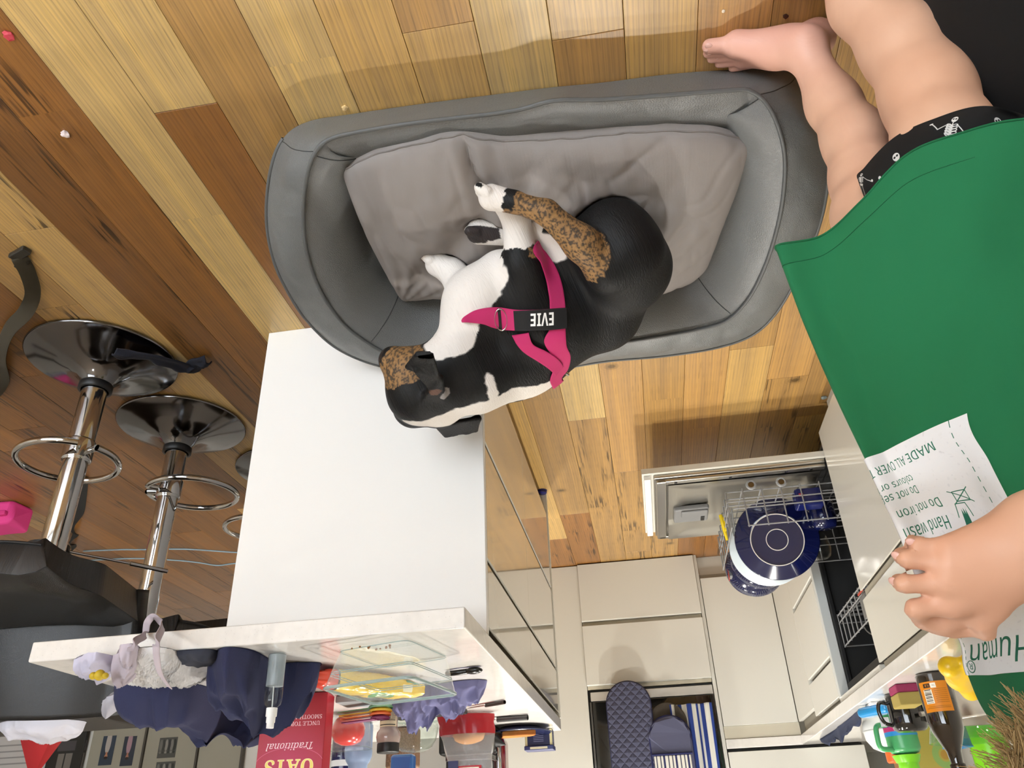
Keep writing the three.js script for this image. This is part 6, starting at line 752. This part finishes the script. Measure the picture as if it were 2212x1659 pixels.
// ---------------------------------------------------------------- oven gloves and towel on the oven handle
{
  const Z = -3.9955, quilt = tex(256, 512, (u, v) => { const a = Math.abs(((u * 4 + v * 9) % 1) - 0.5) * 2, b = Math.abs(((u * 4 - v * 9 + 40) % 1) - 0.5) * 2; return 255 * Math.pow(Math.min(1 - a, 1 - b), 0.35) ; }, false);
  const pad = (x0, x1, y0, y1, z, round) => { const sh = new THREE.Shape(), w = x1 - x0, r = w / 2; sh.moveTo(x0, y1); sh.lineTo(x0, y0 + r); sh.absarc(x0 + r, y0 + r, r, Math.PI, 0, false); sh.lineTo(x1, y1); sh.lineTo(x0, y1); const g = new THREE.ExtrudeGeometry(sh, { depth: 0.016, bevelEnabled: true, bevelSize: 0.005, bevelThickness: 0.006, bevelSegments: 3, curveSegments: 24 }); g.translate(0, 0, z); const p = g.attributes.position, uv = g.attributes.uv; for (let i = 0; i < p.count; i++) uv.setXY(i, (p.getX(i) - x0) / 0.16, (p.getY(i) - y0) / 0.36); return g; };
  const slate = S(srgb(74, 76, 98), 0.92, { bumpMap: quilt, bumpScale: 0.006 }), bind = S(srgb(28, 32, 76), 0.9), plain = S(srgb(82, 84, 108), 0.92), lining = S(srgb(74, 68, 60), 0.95);
  const edge = (x0, x1, y0, y1, z) => { const r = (x1 - x0) / 2, pts = [[x0, y1, z], [x0, y0 + r + 0.05, z]]; for (let i = 0; i <= 16; i++) { const a = Math.PI + Math.PI * i / 16; pts.push([x0 + r + r * Math.cos(a), y0 + r + r * Math.sin(a), z]); } pts.push([x1, y0 + r + 0.05, z], [x1, y1, z]); return tube(pts, 0.0065, 120, 8); };
  const g1 = thing('oven_glove', 'long quilted slate oven glove hanging on the oven, left of the striped towel when upright', 'oven glove'); g1.userData.label = 'long quilted slate blue oven glove end hanging over the oven handle';
  part(g1, 'pad', pad(0.004, 0.196, 0.6, 1.075, Z + 0.055), slate); part(g1, 'binding', edge(0.002, 0.198, 0.598, 1.075, Z + 0.066), bind);
  const g2 = thing('oven_glove', 'plain slate blue oven glove pocket with grey-brown lining hanging beside the striped towel', 'oven glove');
  part(g2, 'lining_pad', pad(-0.150, 0.012, 0.7, 1.075, Z + 0.028), lining, 'grey-brown lining'); part(g2, 'pocket', (() => { const g = pad(-0.158, 0.020, 0.762, 1.0, Z + 0.06); const p = g.attributes.position; for (let i = 0; i < p.count; i++) p.setZ(i, p.getZ(i) + 0.006 * Math.sin(p.getY(i) * 130 + 40 * p.getX(i) * p.getX(i) * 8)); g.computeVertexNormals(); return g; })(), plain); part(g2, 'binding', [edge(-0.160, 0.022, 0.758, 1.0, Z + 0.072)], bind); part(g2, 'hem_binding', rod([-0.158, 0.915, Z + 0.084], [0.02, 0.915, Z + 0.084], 0.005), bind); part(g2, 'ticking', box(-0.150, 0.012, 0.92, 1.075, Z + 0.07, Z + 0.086, 0.004), S(0xffffff, 0.9, { map: printTex(256, 128, '#d8d6cc', (c, w, h) => { for (let i = 0; i < 9; i++) { c.fillStyle = i % 3 ? '#4a4c60' : '#2a2e5a'; c.fillRect(12 + i * 28, 0, i % 3 ? 8 : 14, h); } }) }));
  const tw = thing('striped_towel', 'white tea towel with bold blue stripes hanging over the oven handle', 'towel');
  const st = printTex(512, 512, '#dcdcd4', (c, w, h) => { c.fillStyle = '#27408e'; for (const [a, b] of [[0, 22], [98, 48], [206, 60], [318, 26], [372, 46], [480, 32]]) c.fillRect(a, 0, b, h); c.fillRect(0, h - 34, w, 34); c.fillStyle = 'rgba(60,60,60,.07)'; for (let i = 0; i < 128; i++) c.fillRect(0, i * 4, w, 1); });
  part(tw, 'cloth', (() => { const g = sheet((u, v) => V(lerp(-0.088, -0.268, u) - 0.012 * (1 - v) * (u - 0.3), lerp(0.708, 1.075, v), Z + 0.045 + 0.012 * Math.sin(u * 14 + 1) * (1 - 0.5 * v) + 0.004 * Math.sin(u * 31 + v * 3)), 60, 40, -0.003); const q = g.attributes.uv; for (let i = 0; i < q.count; i++) q.setXY(i, q.getX(i), 1 - q.getY(i)); return g; })(), S(0xffffff, 0.95, { map: st, bumpMap: tiled(weave, 8, 16), bumpScale: 0.0006 }));
}
// ---------------------------------------------------------------- dishwasher racks and dishes
{
  const w = 0.0024, rack = thing('lower_rack', 'grey wire lower dishwasher rack pulled out over the open door', 'dish rack'), R = [];
  const z0 = -2.545, z1 = -3.02, x0 = -0.33, x1 = -0.92;
  for (const y of [0.288, 0.312, 0.374]) R.push(rod([x0 - (y - 0.288) * 0.6, y, z0], [x1, y, z0], w), rod([x0 - 0.02, y, z1], [x1, y, z1], w), rod([x0, y, z0], [x0, y, z1], w));
  for (let i = 0; i < 9; i++) { const x = -0.385 - i * 0.062; R.push(rod([x, 0.245, z0], [x, 0.378, z0 + 0.012 - 0.012], w), rod([x, 0.25, z1], [x, 0.37, z1], w), rod([x, 0.247, z0], [x, 0.247, z1], w)); } for (let i = 0; i < 8; i++) { const z = z0 - 0.01 - i * 0.064; R.push(rod([x0, 0.25, z], [x1, 0.25, z], w), rod([x0, 0.25, z], [x0, 0.374, z], w)); } for (let i = 0; i < 6; i++) R.push(rod([-0.36, 0.25, -2.70 - i * 0.05], [-0.36, 0.33, -2.72 - i * 0.05], w), rod([-0.6, 0.25, -2.70 - i * 0.05], [-0.6, 0.33, -2.72 - i * 0.05], w));
  part(rack, 'wires', R, M.wire).userData.kind = 'stuff'; for (const x of [-0.415, -0.513, -0.75]) { part(rack, 'wheel', (() => { const g = new THREE.TorusGeometry(0.0125, 0.005, 10, 28); return move(g, x, 0.238, z0 + 0.008); })(), S(srgb(150, 150, 150), 0.4)); part(rack, 'hub', (() => { const g = new THREE.CylinderGeometry(0.0105, 0.0105, 0.012, 20); g.rotateX(Math.PI / 2); return move(g, x, 0.238, z0 + 0.006); })(), M.chromeDark); }
  part(rack, 'clip', (() => { const g = box(-0.006, 0.006, -0.03, 0.045, -0.012, 0.012, 0.003); g.rotateX(0.3); return move(g, -0.345, 0.385, -2.955); })(), S(srgb(120, 120, 120), 0.5)); part(rack, 'clip_edge', (() => { const g = box(0.006, 0.008, 0.0, 0.045, -0.012, 0.012, 0.0005); g.rotateX(0.3); return move(g, -0.345, 0.39, -2.955); })(), S(srgb(190, 60, 50), 0.5));
  const stand = (o, x, y, z, ax, ay) => { o.position.set(x, y, z); o.rotation.set(ax, ay, 0, 'YXZ'); };
  const navy = P(srgb(14, 20, 62), 0.12, { clearcoat: 1, clearcoatRoughness: 0.04 }), rimW = S(srgb(214, 206, 196), 0.35);
  const p1 = thing('dinner_plate', 'large glossy navy plate seen from below with two white foot rings, front of the rack', 'plate'); part(p1, 'dish', plateGeo(0.142, 0.022), navy); part(p1, 'foot_ring', (() => { const g = new THREE.TorusGeometry(0.088, 0.0018, 8, 80); g.rotateX(Math.PI / 2); return move(g, 0, -0.0005, 0); })(), rimW); part(p1, 'foot_ring', (() => { const g = new THREE.TorusGeometry(0.036, 0.0015, 8, 60); g.rotateX(Math.PI / 2); return move(g, 0, 0.002, 0); })(), rimW); stand(p1, -0.497, 0.368, -2.735, -1.12 - Math.PI, -0.12); p1.rotation.set(Math.PI - 0.95 + 0.0 - Math.PI / 2 - 0.0, 0, 0);
  p1.quaternion.setFromUnitVectors(V(0, -1, 0), V(0.12, 0.42, 0.90).normalize());
  const q = p1.quaternion.clone(), clonePlate = (name, label, geo, mat, x, y, z, cat) => { const o = thing(name, label, cat); part(o, 'dish', geo, mat); o.quaternion.copy(q); o.position.set(x, y, z); return o; };
  clonePlate('dinner_plate', 'white plate standing just behind the large navy plate', plateGeo(0.132, 0.02), P(srgb(206, 216, 222), 0.15, { clearcoat: 1 }), -0.47, 0.382, -2.785, 'plate');
  const bowlG = lathe([[0, 0.002], [0.04, 0.002], [0.075, 0.012], [0.098, 0.034], [0.104, 0.052], [0.101, 0.053], [0.094, 0.036], [0.07, 0.016], [0, 0.007]], 72), ribs = () => { const g = []; for (let i = 0; i < 72; i++) { const a = i / 72 * 6.2832; g.push(rod([Math.cos(a) * 0.077, 0.012, Math.sin(a) * 0.077], [Math.cos(a) * 0.0995, 0.034, Math.sin(a) * 0.0995], 0.0016, 5)); } return g; };
  for (const [i, l] of ['nearer navy ribbed bowl with white inside standing behind the white plate', 'farther navy ribbed bowl with white inside at the back of the rack'].entries()) { const o = clonePlate('soup_bowl', l, bowlG, P(srgb(206, 216, 222), 0.15, { clearcoat: 1 }), -0.447 + i * 0.018, 0.405 + i * 0.012, -2.85 - i * 0.055, 'bowl'); part(o, 'outer_glaze', lathe([[0.03, 0.0005], [0.076, 0.0105], [0.0995, 0.033], [0.1055, 0.05]], 72), navy); part(o, 'ribs', ribs(), navy).userData.kind = 'stuff'; }
  const gl = thing('wine_glass', 'clear stemless glass upside down in the rack beside the navy plate', 'glass'); part(gl, 'bowl', lathe([[0.03, 0], [0.036, 0.03], [0.036, 0.055], [0.028, 0.08], [0.012, 0.09], [0, 0.091]], 40), GL(srgb(244, 246, 246), 0.02)); gl.position.set(-0.645, 0.345, -2.81); gl.rotation.x = 0.25;
  const cp = thing('cup', 'glossy navy cup beside the navy plate at the dishwasher edge', 'cup'); part(cp, 'cup', lathe([[0.04, 0], [0.042, 0.06], [0.034, 0.085], [0, 0.088]], 40), navy); part(cp, 'rim', (() => { const g = new THREE.TorusGeometry(0.0405, 0.0014, 8, 40); g.rotateX(Math.PI / 2); return g; })(), rimW); cp.position.set(-0.655, 0.27, -2.69);
  const c2 = thing('blue_container', 'small dark blue container in the rack corner by the hinge', 'container'); part(c2, 'body', box(-0.045, 0.045, 0, 0.06, -0.03, 0.03, 0.008), P(srgb(20, 28, 84), 0.2)); part(c2, 'tab', box(0.02, 0.034, 0.02, 0.03, 0.03, 0.034, 0.001), S(srgb(170, 40, 44), 0.5)); c2.position.set(-0.60, 0.252, -2.60);
  const ym = thing('yellow_utensil', 'yellow plastic peeler hooked on the rack end', 'utensil'); part(ym, 'handle', (() => { const g = tube([[-0.321, 0.266, -2.72], [-0.323, 0.293, -2.72], [-0.327, 0.324, -2.73], [-0.333, 0.352, -2.74]], 0.0065, 40, 10); return g; })(), S(srgb(226, 196, 20), 0.4)); part(ym, 'loop', tube([[-0.321, 0.266, -2.72], [-0.33, 0.286, -2.715], [-0.332, 0.315, -2.72], [-0.327, 0.328, -2.73]], 0.003, 30, 8), S(srgb(226, 196, 20), 0.4));
  // upper rack inside the tub
  const up = thing('upper_rack', 'grey wire upper rack inside the dark dishwasher tub', 'dish rack'), U = []; for (const y of [0.575, 0.6, 0.68]) { U.push(rod([-0.70, y, -2.49], [-0.70, y, -3.03], w), rod([-0.70, y, -2.49], [-1.18, y, -2.49], w), rod([-0.70, y, -3.03], [-1.18, y, -3.03], w)); } for (let i = 0; i < 10; i++) { const z = -2.5 - i * 0.058; U.push(rod([-0.70, 0.57, z], [-0.70, 0.685, z], w), rod([-0.7, 0.572, z], [-1.18, 0.572, z], w)); } for (let i = 0; i < 7; i++) { const x = -0.74 - i * 0.07; U.push(rod([x, 0.572, -2.49], [x, 0.572, -3.03], w)); if (i < 4) U.push(tube([[x, 0.572, -2.62], [x, 0.66, -2.66], [x, 0.7, -2.75], [x, 0.66, -2.86], [x, 0.572, -2.9]], w, 24, 6)); }
  part(up, 'wires', U, M.wire).userData.kind = 'stuff'; part(up, 'handle_clip', (() => { const g = box(-0.008, 0.004, -0.03, 0.04, -0.035, 0.035, 0.004); return move(g, -0.692, 0.64, -2.60); })(), S(srgb(108, 108, 106), 0.5)); part(up, 'clip_edge', box(-0.688, -0.685, 0.60, 0.606, -2.635, -2.565, 0.0005), S(srgb(180, 70, 50), 0.5)); part(up, 'side_rail', [rod([-0.69, 0.56, -3.035], [-1.2, 0.56, -3.035], 0.006), rod([-0.69, 0.56, -2.483], [-1.2, 0.56, -2.483], 0.004)], M.black);
}
// ---------------------------------------------------------------- far wall beyond the stools
{
  const board = (x0, x1, y0, y1, label, prints) => { const t = thing('photo_board', label, 'photo board'); part(t, 'panel', box(x0, x1, y0, y1, -4.685, -4.665, 0.002), S(srgb(160, 156, 140), 0.7)); part(t, 'edge_strip', box(x0 - 0.012, x0, y0, y1, -4.69, -4.655, 0.001), S(srgb(72, 68, 60), 0.6)); for (const [a, b, c, d, tx] of prints) part(t, 'photo_print', ...decal([a, c, -4.6635], [b, c, -4.6635], [a, d, -4.6635], tx)); };
  const portrait = (bg, dress, skin) => printTex(128, 256, bg, (c) => { c.fillStyle = dress; c.beginPath(); c.moveTo(44, 256); c.bezierCurveTo(40, 180, 40, 150, 54, 110); c.lineTo(80, 110); c.bezierCurveTo(96, 150, 92, 190, 88, 256); c.fill(); c.fillStyle = skin; c.beginPath(); c.ellipse(67, 78, 15, 20, 0, 0, 7); c.fill(); c.fillRect(58, 92, 18, 22); c.fillStyle = '#2a1c14'; c.beginPath(); c.ellipse(67, 64, 17, 12, 0, 0, 7); c.fill(); });
  const grp = printTex(160, 160, '#4c4e48', (c) => { for (let i = 0; i < 6; i++) { c.fillStyle = ['#2c2e2a', '#7c7a74', '#30302e', '#8a8880', '#3a3a36', '#6c6a64'][i]; c.beginPath(); c.ellipse(20 + i * 24, 100, 14, 46, 0, 0, 7); c.fill(); c.beginPath(); c.arc(20 + i * 24, 44, 10, 0, 7); c.fill(); } });
  board(2.985, 3.33, 0.46, 1.1, 'beige photo board with two upright portraits on the far wall', [[3.17, 3.255, 0.58, 0.74, portrait('#2c3a4a', '#b4aca4', '#b07858')], [3.035, 3.115, 0.59, 0.75, portrait('#2c3440', '#a88890', '#a87058')]]);
  board(2.64, 2.97, 0.5, 1.1, 'beige photo board with dark group pictures on the far wall', [[2.77, 2.885, 0.61, 0.72, grp], [2.76, 2.88, 0.74, 0.85, grp]]);
  board(2.36, 2.625, 0.5, 1.1, 'plain beige board nearest the oats carton on the far wall', []);
  solo('dark_picture', box(3.37, 3.6, 0.4, 1.1, -4.69, -4.66, 0.004), S(0xffffff, 0.5, { map: printTex(256, 512, '#23221e', (c) => { c.fillStyle = '#7a746c'; c.fillRect(70, 250, 50, 70); c.fillRect(130, 240, 46, 80); c.fillStyle = '#8c6a58'; c.fillRect(84, 210, 24, 34); c.fillRect(140, 200, 24, 34); c.fillStyle = '#5a5224'; c.fillRect(20, 60, 60, 50); c.fillStyle = '#4a4648'; c.fillRect(60, 330, 130, 40); }) }), 'tall dark framed picture beside the beige photo boards', 'picture');
  const nt = thing('notice_sheet', 'white printed notice sheets pinned to the far wall behind the red paper cone', 'notice'); part(nt, 'sheet', box(3.62, 4.3, 0.52, 1.1, -4.695, -4.69, 0), S(srgb(206, 202, 198), 0.8)); part(nt, 'print', ...decal([3.66, 0.56, -4.689], [4.28, 0.56, -4.689], [3.66, 1.08, -4.689], printTex(256, 256, '#cecac6', (c) => { c.fillStyle = '#9a9694'; for (let i = 0; i < 14; i++) c.fillRect(20, 16 + i * 17, 120 + (i * 53) % 90, 4); c.fillStyle = '#5a5654'; c.fillRect(150, 190, 60, 8); })));
  // little cantilever table behind the nearest stool
  const tb = thing('side_table', 'small dark cantilever table behind the nearest stool, under white clothes', 'table'); const tm = S(srgb(44, 40, 36), 0.5); part(tb, 'tabletop', box(1.74, 3.0, 0.82, 0.845, -2.70, -2.34, 0.004), tm); part(tb, 'column', box(2.94, 2.98, 0.02, 0.82, -2.54, -2.50, 0.003), tm); part(tb, 'foot', box(2.78, 3.0, 0, 0.02, -2.64, -2.40, 0.003), tm);
  solo('white_clothes', heap([[2.08, 0.86, -2.44], [2.0, 0.86, -2.38], [1.92, 0.86, -2.37], [1.84, 0.86, -2.43], [1.82, 0.86, -2.50], [1.88, 0.86, -2.55], [2.0, 0.86, -2.54]], 0.085, 51, { y0: 0.8456, fold: 0.6, freq: 14 }), fabricMat(srgb(220, 220, 232)), 'white clothes heaped on the side table behind the nearest stool', 'clothes');
  const cn = solo('paper_cone', (() => { const g = new THREE.ConeGeometry(0.085, 0.16, 4, 1); g.rotateY(0.5); const c = [2.045, 0.898, -2.6]; return move(g, c[0], 0.846 + 0.081, -2.6); })(), S(srgb(176, 36, 40), 0.85), 'pointed red paper cone standing behind the white clothes', 'paper cone');
}
scene.traverse((o) => { if (o.isMesh) { o.castShadow = true; o.receiveShadow = true; } });
const renderer = new THREE.WebGLRenderer({ antialias: true });
renderer.toneMapping = THREE.LinearToneMapping;
renderer.toneMappingExposure = EXPOSURE;
renderer.shadowMap.enabled = true;
renderer.render(scene, camera);
